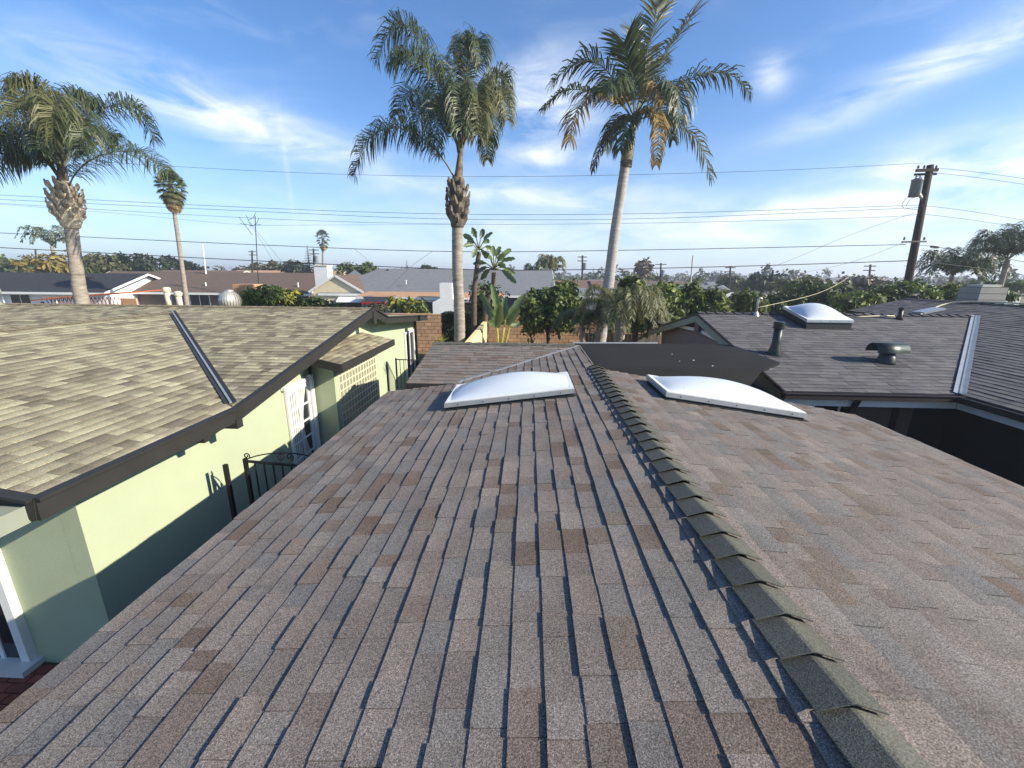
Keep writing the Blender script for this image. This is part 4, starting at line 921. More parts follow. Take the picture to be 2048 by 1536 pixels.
def tree(name, label, base, blobs, n, size, m, tr=.1, cat='tree', group=None, m2=None, clump=.16, fill=.35, elong=1.7, bark='bark'):
    """blobs: (dx, dy, z, rx, ry, rz) about base"""
    g = Vector((base[0], base[1], base[2] if len(base) > 2 else 0)); t = thing(name, label, cat, g, group)
    B = [(g.x+a, g.y+b, g.z+c, d, e, f) for a, b, c, d, e, f in blobs]
    zt = min(b[2] for b in B)
    mb = MB(); mb.tube([g, Vector((g.x+ru(-.1, .1), g.y, (g.z+zt)/2)), Vector((g.x+ru(-.1, .1), g.y, zt))], [tr*1.3, tr, tr*.8], 8)
    tk = mb.obj('trunk', bark, t, True)
    for b in B:
        f = Vector((g.x, g.y, g.z+(zt-g.z)*.75)); c = Vector(b[:3]); MB().tube([f, f.lerp(c, .5)+Vector((ru(-.1, .1), ru(-.1, .1), .05))*b[3], c+Vector((0, 0, b[5]*.4))], [tr*.6, tr*.4, tr*.12], 6).obj('limb', bark, tk, True)
    mb = MB(); leaves(mb, B, n if not m2 else int(n*.65), size, clump, elong, fill); mb.obj('crown', m, t)
    if m2: mb = MB(); leaves(mb, [(b[0]+.05, b[1]-.03, b[2]+b[5]*.12, b[3]*1.02, b[4], b[5]*.98) for b in B], int(n*.35), size, clump, elong, .6); mb.obj('crown', m2, t)
    return t
def blob_px(x0, y0, x1, y1, Y, n, depth, jit=.35, zmin=.3):
    """n crown lobes filling a photo rectangle at distance Y"""
    a, b = P(x0, y1, Y), P(x1, y0, Y); w = b.x-a.x; h = b.z-a.z; out = []
    for k in range(n):
        s = (k+.5)/n; x = a.x+w*(.12+.76*s)+ru(-.05, .05)*w; z = a.z+h*(.5+ru(-jit, jit)*.5)
        out.append((x, ru(-.4, .4)*depth, z, w/n*ru(.75, 1.05)+w*.06, depth*ru(.7, 1), h*.42*ru(.8, 1.1)))
    cx = (a.x+b.x)/2
    return (cx, Y, 0), [(x-cx, dy, z, rx, ry, rz_) for x, dy, z, rx, ry, rz_ in out]
def tpx(name, label, rect, Y, nb, depth, n, size, m, tr=.1, **k):
    b, bl = blob_px(*rect, Y, nb, depth); return tree(name, label, b, bl, n, size, m, tr, **k)
tpx('leafy_tree', 'glossy yellow-green tree right of the banana plant by the block wall', (1036, 562, 1162, 672), 19, 5, 1.3, 6400, .23, 'leaf_bright', .09, m2='leaf_mid')
tpx('leafy_tree', 'leafy tree with large leaves just right of the king palm trunk', (1210, 556, 1352, 660), 19.5, 5, 1.3, 5400, .29, 'leaf_mid', .1, m2='leaf_bright')
tpx('leafy_tree', 'drooping bright-leaved tree left of the grey gable peak', (1340, 568, 1444, 648), 21, 4, 1.1, 3800, .32, 'leaf_bright', .1, m2='leaf_mid', elong=2.8)
tpx('leafy_tree', 'dark thin tree behind the bird of paradise plants', (938, 552, 1010, 640), 19, 3, .9, 2200, .16, 'leaf_mid', .08, m2='leaf_dark')
hx = [(1470, 578, 1530, 630, 22, 'leaf_bright', 'bright shrub beside the service mast behind the grey roof'), (1525, 583, 1600, 628, 24, 'leaf_mid', 'green shrub behind the ridge skylight'),
      (1590, 560, 1680, 625, 26, 'leaf_mid', 'tall green shrub right of the ridge skylight'), (1670, 585, 1750, 625, 20, 'leaf_bright', 'bright loquat shrub behind the grey ridge'),
      (1735, 575, 1810, 615, 21, 'leaf_mid', 'loquat shrub left of the utility pole base'), (1795, 558, 1870, 605, 22, 'leaf_bright', 'loquat shrub at the foot of the utility pole'),
      (1860, 570, 1925, 603, 22.5, 'leaf_bright', 'rounded loquat shrub left of the grey chimney')]
for x0, y0, x1, y1, Y, m, lb in hx: tpx('shrub', lb, (x0, y0, x1, y1), Y, 3, 1.1, 2000, .26, m, .07, cat='shrub', group='shrubs behind the grey roof', m2='leaf_mid' if m != 'leaf_mid' else 'leaf_dark', elong=2.2)
tpx('shrub', 'column cactus-like shrub at the far right behind the roof', (1990, 578, 2022, 606), 19, 1, .5, 500, .16, 'leaf_mid', .05, cat='shrub')
tpx('shrub', 'tall leafy shrub behind the green house ridge beside the turbine vent', (478, 576, 556, 612), 19, 3, .9, 1700, .26, 'leaf_bright', .06, cat='shrub', m2='leaf_mid', elong=2.4)
tpx('shrub', 'yellowish shrub behind the green house ridge', (548, 583, 592, 612), 19.5, 2, .7, 900, .26, 'leaf_yellow', .06, cat='shrub', m2='leaf_mid', elong=2.4)
tpx('shrub', 'low clipped hedge behind the green house ridge', (590, 596, 672, 618), 20, 4, .5, 1400, .13, 'leaf_mid', .05, cat='shrub')
tpx('shrub', 'big-leaved yellow shrub against the slate-coloured wall', (788, 590, 852, 634), 29, 3, .8, 900, .4, 'leaf_yellow', .07, cat='shrub', m2='leaf_mid', elong=2.0)
tpx('shrub', 'small olive bush beside the dark truck', (735, 596, 768, 625), 27, 2, .6, 600, .2, 'leaf_olive', .05, cat='shrub')
# clipped box hedge
a = P(884, 628, 21); b = P(962, 690, 21); hd = thing('box_hedge', 'dark square-clipped hedge behind the centre palm trunk', 'hedge', ((a.x+b.x)/2, 21.6, 0))
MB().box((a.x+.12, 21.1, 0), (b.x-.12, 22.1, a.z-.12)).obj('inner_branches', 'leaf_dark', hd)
mb = MB(); rg = random.Random(3)
for k in range(9000):
    x = rg.uniform(a.x, b.x); y = rg.uniform(20.95, 22.2); z = rg.uniform(.3, a.z); f = rg.randrange(3)
    if f == 0: y = 20.97+rg.random()*.1
    elif f == 1: z = a.z-rg.random()*.1
    else: x = (a.x if rg.random() < .5 else b.x)+rg.uniform(-.05, .05)
    t = Vector((rg.gauss(0, 1), rg.gauss(0, 1), rg.gauss(.3, 1))).normalized()*.09; s = t.cross(Vector((rg.gauss(0, 1), rg.gauss(0, 1), rg.gauss(0, 1)))).normalized()*.04; c = Vector((x, y, z))
    n0 = len(mb.v); mb.v += [tuple(c), tuple(c+t*.5+s), tuple(c+t), tuple(c+t*.5-s)]; mb.f.append((n0, n0+1, n0+2, n0+3))
mb.obj('foliage', 'leaf_dark', hd)

# ------------------------------------------------------------------ garden wall, chairs, fence
ww = thing('block_wall', 'tan slump-block garden wall across the end of the yards', 'wall', (0, 24, 0))
WT = 2.1
core = MB().box((-9, 24.03, 0), (10, 24.17, WT-.02)).obj('wall_core', 'mortar', ww); bd = None; far = MB(); cnt = 0
for i in range(10):
    for j in range(48):
        x = -9+j*.4+(.2 if i % 2 else 0); z = i*.21+.005
        if x+.39 > 10: continue
        px, py, _ = proj((x+.2, 24, z+.1))
        if cnt < 295 and 640 < py and 820 < px < 1320 or (py <= 640 and 830 < px < 1300 and cnt < 295):
            if bd is None: o = MB().box((x, 24.0, z), (x+.382, 24.2, z+.19)).obj('block', 'block', ww); bd = o.data
            else: place(bpy.data.objects.new('block', bd), ww, (x+.195, 24.1+ru(-.008, .008), z))
            cnt += 1
        else: far.box((x, 24+ru(-.006, .006), z), (x+.382, 24.2, z+.19))
fo = far.obj('block_field', 'block', ww); fo['kind'] = 'stuff'
MB().box((-9, 23.99, WT), (10, 24.21, WT+.07)).obj('cap_course', 'block', ww)
a = P(976, 640, 17.2); b = P(932, 692, 13.2)
mb = MB(); A = [(a.x, 17.2, 0), (a.x, 17.2, a.z), (b.x, 13.2, b.z), (b.x, 13.2, 0)]
mb.add(A+[(x-.15, y, z) for x, y, z in A], [(0, 1, 2, 3), (7, 6, 5, 4), (0, 4, 5, 1), (1, 5, 6, 2), (2, 6, 7, 3)]); sw = mb.obj('side_wall', 'plaster_tan'); tag(sw, 'sunlit cream side wall with a sloping top behind the far roof', 'wall')
def chair(px, py, label, rot):
    top = P(px, py, 22); c = Vector((top.x, 22, 0)); t = thing('garden_chair', label, 'chair', c, 'pale wooden garden chairs'); s = top.z/1.0; ca, sa = math.cos(rot), math.sin(rot)
    def T(x, y, z): return (c.x+(x*ca-y*sa)*s, c.y+(x*sa+y*ca)*s, z*s)
    for k in range(5): MB().bar(T(-.22+k*.11, .2, .4), T(-.24+k*.12, .36, 1.0-.03*abs(k-2)), .1*s, .025*s).obj('back_slat', 'wood_tan', t)
    for k in range(4): MB().bar(T(-.27, -.25+k*.13, .42), T(.27, -.25+k*.13, .4), .11*s, .025*s).obj('seat_slat', 'wood_tan', t)
    for x in (-.27, .27):
        for y in (-.28, .22): MB().bar(T(x, y, 0), T(x, y, .6), .06*s, .06*s, (0, 1, 0)).obj('leg', 'wood_tan', t)
        MB().bar(T(x, -.32, .62), T(x, .3, .62), .12*s, .03*s).obj('arm_rest', 'wood_tan', t)
chair(1041, 688, 'pale wooden garden chair, left of two beyond the far ridge', .3); chair(1073, 682, 'pale wooden garden chair, right of two beyond the far ridge', -.2)
fn = thing('wood_fence', 'weathered grey board fence in the shade behind the date palm', 'fence', (5, 20, 0))
for k in range(22):
    x = 2.6+k*.17; MB().box((x, 20, 0), (x+.155, 20.03, 1.72+ru(-.02, .02))).obj('board', 'wood_grey', fn)
MB().box((2.6, 20.031, 1.3), (6.35, 20.08, 1.4)).obj('rail', 'wood_grey', fn)

# ------------------------------------------------------------------ houses beyond
def house(name, label, x0, x1, y0, y1, eave, ridge, roof, wall, fas, axis='x', ov=.5, wins=(), cat='house', zb=0, hip0=0, hip1=0):
    """gable house; axis = ridge direction; wins: (face, a0, a1, z0, z1) on face 'S' (towards the street of the camera), 'E' or 'W'"""
    t = thing(name, label, cat, ((x0+x1)/2, (y0+y1)/2, zb)); cx, cy = (x0+x1)/2, (y0+y1)/2
    mb = MB()
    if axis == 'x':
        s = (ridge-eave)/(y1-y0)*2; ro = ridge
        k = [(y0+ov, zb), (y0+ov, eave+s*ov-.12), (cy, ridge-.14), (y1-ov, eave+s*ov-.12), (y1-ov, zb)]
        mb.add([(x0+ov, y, z) for y, z in k]+[(x1-ov, y, z) for y, z in k], [(0, 1, 2, 3, 4), (9, 8, 7, 6, 5), (0, 5, 6, 1), (3, 8, 9, 4)])
        R1 = [(x0, y0, eave), (x1, y0, eave), (x1-hip1, cy, ridge), (x0+hip0, cy, ridge)]; R2 = [(x0+hip0, cy, ridge), (x1-hip1, cy, ridge), (x1, y1, eave), (x0, y1, eave)]
    else:
        s = (ridge-eave)/(x1-x0)*2
        k = [(x0+ov, zb), (x0+ov, eave+s*ov-.12), (cx, ridge-.14), (x1-ov, eave+s*ov-.12), (x1-ov, zb)]
        mb.add([(x, y0+ov, z) for x, z in k]+[(x, y1-ov, z) for x, z in k], [(0, 1, 2, 3, 4), (9, 8, 7, 6, 5), (0, 5, 6, 1), (3, 8, 9, 4)])
        R1 = [(x0, y0, eave), (cx, y0, ridge), (cx, y1, ridge), (x0, y1, eave)][::-1]; R2 = [(cx, y0, ridge), (x1, y0, eave), (x1, y1, eave), (cx, y1, ridge)]
    mb.obj('wall', wall, t)
    deck('roof', R1, t, .09, roof, 0); deck('roof', R2, t, .09, roof, 0)
    if hip0: deck('roof', [(x0, y0, eave), (x0+hip0, cy, ridge), (x0, y1, eave)], t, .05, roof, -.005)
    if hip1: deck('roof', [(x1, y0, eave), (x1, y1, eave), (x1-hip1, cy, ridge)], t, .05, roof, -.005)
    if axis == 'x':
        MB().box((x0, y0-.03, eave-.25), (x1, y0-.005, eave-.03)).obj('fascia', fas, t)
        for X, hp in ((x0, hip0), (x1, hip1)):
            if hp: continue
            for a, b in (((X, y0, eave-.1), (X, cy, ridge-.1)), ((X, cy, ridge-.1), (X, y1, eave-.1))): MB().bar(a, b, .04, .2).obj('rake_board', fas, t)
    else:
        for a, b in (((x0, y0-.02, eave-.1), (cx, y0-.02, ridge-.1)), ((cx, y0-.02, ridge-.1), (x1, y0-.02, eave-.1))): MB().bar(a, b, .05, .22).obj('rake_board', fas, t)
        for X in (x0-.02, x1+.02): MB().box((X-.015, y0, eave-.24), (X+.015, y1, eave-.04)).obj('fascia', fas, t)
    for f, a0, a1, z0, z1 in wins:
        if f == 'S': q = ((a0, y0+ov-.03, z0), (a1, y0+ov-.005, z1)); fr = [((a0-.08, y0+ov-.05, z0-.08), (a1+.08, y0+ov-.006, z0)), ((a0-.08, y0+ov-.05, z1), (a1+.08, y0+ov-.006, z1+.08)), ((a0-.08, y0+ov-.05, z0), (a0, y0+ov-.006, z1)), ((a1, y0+ov-.05, z0), (a1+.08, y0+ov-.006, z1)), (((a0+a1)/2-.03, y0+ov-.045, z0), ((a0+a1)/2+.03, y0+ov-.031, z1))]
        else:
            X = x1-ov if f == 'E' else x0+ov; s = 1 if f == 'E' else -1
            q = ((X, a0, z0), (X+s*.025, a1, z1)); fr = [((X, a0-.08, z1), (X+s*.05, a1+.08, z1+.08)), ((X, a0-.08, z0-.08), (X+s*.05, a1+.08, z0))]
        w = MB().box(*q).obj('window', 'glass_dark', t)
        for a, b in fr: MB().box(a, b).obj('window_frame', 'paint_white', w)
    return t
def block_part(t, name, a, b, m): return MB().box(a, b).obj(name, m, t)
# black-roofed house with white trim (far left)
h1 = house('white_trim_house', 'house with black roof and bright white gable trim at far left', -66, -41.5, 40, 50.5, 2.35, 4.15, 'roof_black', 'wall_white', 'paint_white', 'x', .6, wins=(('S', -60, -58, .8, 2.0), ('S', -52, -50, .8, 2.0)))
o = block_part(h1, 'roof_vent', (-47, 43.2, 3.1), (-46.2, 43.8, 3.75), 'iron')
for x in (-58, -52.5, -47): MB().tube([(x, 40.3, 0), (x, 40.3, 2.2)], .06, 8).obj('porch_post', 'paint_white', h1)
# brown-roofed long house with cream gable, chimney
h2 = house('brown_roof_house', 'long brown-roofed house with cream gable, chimney and awning', -49, -22.8, 43.5, 53.5, 2.3, 4.38, 'roof_brown', 'wall_brown', 'paint_white', 'x', .6, wins=(('S', -36.3, -34.2, .7, 2.0),))
q = P(671, 556, 40); gx0, gx1 = P(617, 580, 40).x, P(727, 580, 40).x; gz = P(672, 549, 40).z; gc = (gx0+gx1)/2; ge_ = P(617, 582, 40).z
mb = MB(); k = [(gx0+.4, 0), (gx0+.4, ge_+.1), (gc, gz-.12), (gx1-.4, ge_+.1), (gx1-.4, 0)]
mb.add([(x, 40.12, z) for x, z in k]+[(x, 48, z) for x, z in k], [(0, 1, 2, 3, 4), (0, 5, 6, 1), (3, 8, 9, 4)]); gw_ = mb.obj('gable_wall', 'wall_cream', h2)
for a, b in (((gx0, ge_), (gc, gz)), ((gc, gz), (gx1, ge_))):
    deck('roof', [(a[0], 40, a[1]), (b[0], 40, b[1]), (b[0], 48.5, b[1]), (a[0], 48.5, a[1])], h2, .08, 'roof_brown', 0)
    MB().bar((a[0], 39.98, a[1]-.1), (b[0], 39.98, b[1]-.1), .05, .2).obj('rake_board', 'paint_white', h2)
w = MB().box((gc+.4, 40.08, 1.0), (gc+2.3, 40.115, 2.0)).obj('window', 'glass_dark', h2)
MB().slab([(gc+.2, 39.2, 1.75), (gc+2.6, 39.2, 1.75), (gc+2.6, 40.1, 2.25), (gc+.2, 40.1, 2.25)], .03).obj('awning', 'paint_white', w)
a, b = P(627, 532, 42), P(657, 566, 42)
c_ = block_part(h2, 'chimney', (a.x, 42, 2.6), (b.x, 43.1, a.z), 'chimney_white'); MB().box((a.x-.06, 41.94, a.z), (b.x+.06, 43.16, a.z+.1)).obj('chimney_cap', 'wall_cream', c_)
for x in (gx1+.15, gx1+.75): MB().tube([(x, 39.2, 0), (x, 39.2, 1.95)], .05, 8).obj('porch_post', 'paint_white', h2)
for px in (410, 595): q = P(px, 560, 45); MB().tube([q-Vector((0, 0, .9)), q-Vector((0, 0, .25))], .07, 8).obj('vent_pipe', 'paint_white', h2)
# slate house with white chimney
h3 = house('grey_roof_house', 'slate-walled house with wide grey roof behind the centre palm', -20.2, 2.6, 40, 55.5, 2.55, 4.95, 'roof_grey', 'wall_slate', 'paint_white', 'x', .6, wins=(('S', -15.7, -14.0, .9, 2.1),), hip0=3.5)
deck('porch_roof', [(-15.4, 37.2, 2.42), (-2.2, 37.2, 2.42), (-2.2, 40.4, 2.72), (-15.4, 40.4, 2.72)], h3, .08, 'roof_tan', 0)
MB().box((-15.4, 37.15, 2.18), (-2.2, 37.19, 2.4)).obj('porch_fascia', 'paint_white', h3); MB().box((-15.2, 37.35, 1.98), (-2.4, 37.4, 2.15)).obj('porch_beam', 'wall_white', h3)
MB().box((-15.0, 39.9, 0), (-2.6, 40.2, 2.3)).obj('porch_wall', 'wall_slate', h3)
a, b = P(878, 566, 36), P(903, 566, 36); c2, d2 = P(864, 605, 36), P(912, 605, 36); zc1 = P(880, 597, 36).z
mb = MB(); k = [(c2.x, 0), (c2.x, c2.z), (a.x, zc1), (a.x, a.z), (b.x, a.z), (b.x, zc1), (d2.x, c2.z), (d2.x, 0)]
mb.add([(x, 36.2, z) for x, z in k]+[(x, 37.1, z) for x, z in k], [tuple(range(8)), tuple(range(15, 7, -1))]+[(i, (i+1) % 8, (i+1) % 8+8, i+8) for i in range(8)]); mb.obj('chimney', 'chimney_white', h3)
q = P(812, 560, 42); MB().tube([q-Vector((0, 0, .4)), q], .06, 8).obj('vent_pipe', 'paint_white', h3)
for px, py in ((775, 538), (762, 556)): q = P(px, py, 47); MB().tube([q-Vector((0, 0, 1.2)), q], .1, 8).obj('vent_pipe', 'iron', h3)
# brown and yellow two-part house
a = P(1083, 560, 60)
h4 = house('brown_yellow_house', 'brown-roofed house with plum and yellow walls right of the palms', a.x, a.x+7.0, 56, 65, 2.85, 3.75, 'roof_red', 'wall_plum', 'trim_white', 'x', .5, wins=(('S', a.x+1.2, a.x+2.5, 1.5, 2.5), ('S', a.x+4.4, a.x+5.5, 1.3, 2.5)))
house('yellow_wall_house', 'yellow-walled wing with brown roof just left of the king palm trunk', a.x+6.6, a.x+11.8, 54, 65, 2.7, 3.75, 'roof_red', 'wall_yellow', 'roof_red', 'x', .5, wins=(('S', a.x+8.8, a.x+11.0, 1.2, 2.2),))
q = P(1140, 594, 33); house('beige_siding_house', 'beige siding house with white fascia behind the yard trees', q.x, q.x+6.5, 33, 41, q.z+.1, q.z+.6, 'roof_grey', 'wall_beige', 'paint_white', 'x', .4)
q = P(1310, 582, 36); house('grey_gable_house', 'low grey house with white eave behind the drooping tree', q.x, q.x+7.5, 36, 45, 2.55, 3.65, 'roof_grey', 'wall_slate', 'paint_white', 'x', .5)
q = P(1400, 592, 31); h6 = house('dark_gable_house', 'small dark gable with white-framed window and white rake beside the grey ridge', q.x, q.x+4.4, 31, 39, 2.25, 3.35, 'roof_brown', 'wall_brown', 'paint_white', 'y', .5, wins=(('S', P(1424, 615, 31.5).x, P(1444, 615, 31.5).x, 1.7, 2.35),))
q = P(1470, 598, 30); house('tan_gable_house', 'tan roof end with white rake among the shrubs behind the service mast', q.x, q.x+4, 32, 42, 2.5, 3.3, 'roof_brown', 'wall_beige', 'paint_white', 'y', .5)
far_h = [(0, 546, 85, 'roof_red', 'wall_cream', 'brick-red roofed house end at the far left edge', 12), (560, 541, 95, 'roof_tan', 'wall_cream', 'distant tan flat-roofed house beyond the brown roof', 26), (350, 540, 74, 'roof_red', 'wall_brown', 'distant reddish roof behind the skinny fan palm', 20), (180, 541, 90, 'roof_brown', 'wall_beige', 'distant brown roof behind the golden tree', 16),
         (735, 550, 76, 'roof_black', 'wall_white', 'distant white gable with black roof left of the grey roof', 8), (1340, 563, 78, 'roof_brown', 'wall_beige', 'distant brown roof behind the lamp mast', 14), (1500, 565, 90, 'roof_grey', 'wall_beige', 'distant grey roof right of the lamp mast', 14), (1250, 560, 105, 'roof_grey', 'wall_white', 'distant pale roof right of the king palm trunk', 16), (1620, 557, 140, 'roof_grey', 'wall_white', 'long white building on the horizon left of the dead tree', 40), (1780, 556, 170, 'roof_grey', 'wall_white', 'long white building on the horizon behind the utility pole', 50), (2010, 572, 70, 'roof_tan', 'wall_white', 'pale building between the palms at the right edge', 8)]
for px, py, Y, rf, wl, lb, wd in far_h:
    q = P(px, py, Y); house('distant_house', lb, q.x-wd/2, q.x+wd/2, Y, Y+9, max(2.0, q.z-1.1), max(3.0, q.z), rf, wl, 'paint_white' if wl == 'wall_white' else 'trim_white', 'x' if wd > 10 else 'y', .5)
# lattice shed behind the green house
a, b = P(60, 598, 22), P(240, 598, 22)
sh = thing('patio_cover', 'rust-brown wooden patio cover and lattice behind the left palm trunk', 'shed', ((a.x+b.x)/2, 23, 0))
deck('roof', [(a.x, 22, a.z-.05), (b.x, 22, b.z+.32), (b.x, 25, b.z+.42), (a.x, 25, a.z+.1)], sh, .06, 'wood_rust', 0)
for k in range(18):
    x = b.x-4.4+k*.22; MB().bar((x, 22.1, b.z-1.2), (x+.5, 22.1, b.z+.1), .03, .02).obj('lattice_strip', 'wood_rust', sh); MB().bar((x+.5, 22.13, b.z-1.2), (x, 22.13, b.z+.1), .03, .02).obj('lattice_strip', 'wood_rust', sh)
for x in (a.x+.3, (a.x+b.x)/2, b.x-.2): MB().box((x, 22.2, 0), (x+.1, 22.3, a.z-.15)).obj('post', 'wood_rust', sh)
MB().box((b.x-.6, 22.6, 0), (b.x+.3, 22.7, b.z+.0)).obj('panel', 'brick_tan', sh)
a, b = P(464, 568, 20), P(508, 590, 20)
ch = thing('brick_chimney', 'low tan brick chimney block behind the turbine vent', 'chimney', ((a.x+b.x)/2, 20.5, 0))
MB().box((a.x+.03, 20.03, 0), (b.x-.03, 20.77, a.z-.02)).obj('core', 'mortar', ch)
for i in range(7):
    n_ = 5
    for j in range(n_):
        x = a.x+(b.x-a.x)*j/n_; z = a.z-(i+1)*.1; MB().box((x+.005, 20+ru(-.006, .006), z+.006), (x+(b.x-a.x)/n_-.005, 20.8, z+.096)).obj('brick', 'brick_tan', ch)
# ------------------------------------------------------------------ parked truck seen nose-on beside the cream gable
q = P(729, 600, 33); tx, ty = q.x, 33.0
tk = thing('parked_truck', 'dark blue truck with a red stripe parked beside the cream gable', 'truck', (tx, ty+2, 0))
mb = MB(); k = [(-1, .45), (-1, 1.05), (-.9, 1.15), (.9, 1.15), (1, 1.05), (1, .45)]
mb.add([(tx+x, ty, z) for x, z in k]+[(tx+x, ty+5, z) for x, z in k], [tuple(range(6)), tuple(range(11, 5, -1))]+[(i, (i+1) % 6, (i+1) % 6+6, i+6) for i in range(6)]); mb.obj('body', 'car_dark', tk)
mb = MB(); mb.add([(tx-.92, ty+1.2, 1.15), (tx+.92, ty+1.2, 1.15), (tx+.92, ty+3.4, 1.15), (tx-.92, ty+3.4, 1.15), (tx-.75, ty+1.75, 1.85), (tx+.75, ty+1.75, 1.85), (tx+.75, ty+3.2, 1.85), (tx-.75, ty+3.2, 1.85)], [(4,5,6,7),(0,1,5,4),(1,2,6,5),(2,3,7,6),(3,0,4,7)]); cb_ = mb.obj('cab', 'car_dark', tk)
mb = MB(); mb.add([(tx-.82, ty+1.19, 1.2), (tx+.82, ty+1.19, 1.2), (tx+.7, ty+1.70, 1.8), (tx-.7, ty+1.70, 1.8)], [(0, 1, 2, 3)]); mb.obj('windshield', 'glass_dark', cb_)
MB().box((tx-.98, ty+1.7, 1.9), (tx+.98, ty+2.1, 2.08)).obj('light_bar', 'car_red', tk)
mb = MB(); mb.add([(tx-.75, ty+2.4, 1.9), (tx+.75, ty+2.4, 1.9), (tx+.75, ty+4.8, 1.9), (tx-.75, ty+4.8, 1.9), (tx-1.05, ty+2.3, 2.5), (tx+1.05, ty+2.3, 2.5), (tx+1.05, ty+4.9, 2.5), (tx-1.05, ty+4.9, 2.5)], [(0,1,5,4),(1,2,6,5),(2,3,7,6),(3,0,4,7),(3,2,1,0)]); mb.obj('rack_bin', 'wall_slate', tk)
for x in (-.75, .75): MB().box((tx+x-.17, ty-.02, .8), (tx+x+.17, ty-.001, .98)).obj('headlight', 'alu', tk)
MB().box((tx-1.02, ty-.1, .45), (tx+1.02, ty-.005, .65)).obj('bumper', 'alu', tk)
for x in (-.9, .9):
    for y in (.9, 4): 
        w = MB().tube([(tx+x-.11, ty+y, .38), (tx+x+.11, ty+y, .38)], .38, 16).obj('wheel', 'rubber', tk); MB().tube([(tx+x-.115, ty+y, .38), (tx+x+.115, ty+y, .38)], .2, 12).obj('rim', 'alu', w)

# ------------------------------------------------------------------ utility pole, wires, masts
Yp = 25.0
pt, pb = P(1861, 330, Yp), P(1809, 600, Yp)
base = pb+(pb-pt)*((pb.z)/(pt.z-pb.z)); up_ = (pt-base).normalized()
pole = thing('utility_pole', 'tall leaning wooden utility pole with grey transformer on the right', 'utility pole', (base.x, Yp, 0))
MB().tube([base, base.lerp(pt, .5), pt], [.22, .19, .15], 14).obj('pole_shaft', 'wood_pole', pole, True)
def arm(px0, px1, py, h=.1, d=0, m='wood_pole'):
    a, b = P(px0, py, Yp-.15+d), P(px1, py-1, Yp-.15+d); return MB().bar(a, b, .09, h).obj('crossarm', m, pole)
c1 = arm(1832, 1876, 341, .14); c2_ = arm(1829, 1873, 349, .1, .35); c3 = arm(1804, 1852, 484, .09, 0, 'wood_grey')
def ins(px, py, par):
    q = P(px, py, Yp-.15); MB().lathe((q.x, q.y, q.z), [(.03, 0), (.06, .03), (.045, .07), (.06, .1), (.03, .16)], 10).obj('insulator', 'insul', par, True)
for px in (1836, 1848, 1872): ins(px, 337, c1)
for px in (1808, 1848): ins(px, 480, c3)
q = P(1831, 377, Yp-.3)
tf = MB().lathe((q.x, q.y, q.z-.42), [(.2, 0), (.24, .02), (.24, .78), (.26, .8), (.26, .86), (.1, .92)], 18).obj('transformer', 'insul', pole, True); tf['label'] = 'grey transformer can'
for dx in (-.1, .1): MB().lathe((q.x+dx, q.y, q.z+.46), [(.03, 0), (.05, .05), (.03, .1), (.045, .14), (.015, .2)], 8).obj('bushing', 'insul', tf)
MB().bar((q.x+.1, q.y+.1, q.z), (base.lerp(pt, .83)), .12, .1).obj('bracket', 'galv', pole)
for k in range(6):
    a = P(1846-k*5.5, 412+k*24, Yp-.2); MB().bar(a-Vector((.25, 0, 0)), a+Vector((.2, 0, 0)), .02, .02).obj('step_bolt', 'iron', pole)
for (pts) in ([(1848, 360), (1838, 352), (1828, 360)], [(1846, 390), (1822, 398), (1812, 412)], [(1818, 392), (1808, 402), (1806, 415), (1840, 420)], [(1838, 395), (1846, 410), (1838, 470)], [(1842, 500), (1858, 505), (1852, 520), (1840, 510)]):
    MB().tube([through([P(x, y, Yp-.3) for x, y in pts], t/10) for t in range(11)], .012, 5).obj('jumper_cable', 'wire', pole)
WIRES = []
def wire(label, pts, r=.013, m='wire', Y=Yp, Y1=None, name='overhead_wire', group='overhead wires'):
    n = len(pts); ps = [P(x, y, Y+((Y1-Y)*i/(n-1) if Y1 else 0)) for i, (x, y) in enumerate(pts)]; N = 26
    o = MB().tube([through(ps, t/N) for t in range(N+1)], r, 5).obj(name, m, None, True); tag(o, label, 'wire', group); return o
wire('topmost thin wire crossing the whole sky to the pole top', [(-60, 305), (352, 333), (700, 349), (1060, 353), (1520, 342), (1846, 326)], .009)
wire('second wire down, reaching the pole below its crossarm', [(-60, 387), (500, 415), (900, 428), (1300, 427), (1846, 410)], .011)
wire('third wire down, close below the second', [(-60, 396), (540, 424), (900, 438), (1300, 437), (1844, 415)], .011)
wire('fourth wire down, ending at a dark clamp left of the pole', [(-60, 403), (500, 436), (900, 448), (1300, 446), (1740, 435), (1840, 428)], .009)
wire('thick dark wire at mid height crossing both palm trunks', [(-60, 463), (500, 489), (900, 503), (1280, 500), (1812, 489)], .018)
wire('lowest thick dark cable just above the rooftops', [(-60, 492), (500, 521), (870, 537), (1100, 540), (1460, 533), (1800, 522), (1822, 521)], .022)
wire('faint wire sloping behind the left queen palm to the aerial', [(-60, 404), (250, 428), (480, 449), (640, 450), (900, 449)], .007, Y=29)
wire('short drop wire from the mid cable down to the grey roof', [(864, 503), (820, 535), (775, 578)], .008, Y=25, Y1=42)
wire('short drop wire left of the grey roof', [(708, 497), (735, 520), (760, 545)], .008, Y=25, Y1=46)
wire('service wire from the pole down to the mast on the grey ridge', [(1838, 424), (1765, 495), (1705, 548), (1640, 585), (1512, 616)], .008, 'wire_pale', Y=25, Y1=11.8)
wire('thin guy wire sloping left from the pole to far roofs', [(1828, 426), (1700, 470), (1560, 528), (1450, 565)], .009, Y=25, Y1=45)
wire('slack wire from the lower crossarm sloping left', [(1806, 486), (1700, 525), (1610, 545)], .008, Y=25, Y1=40)
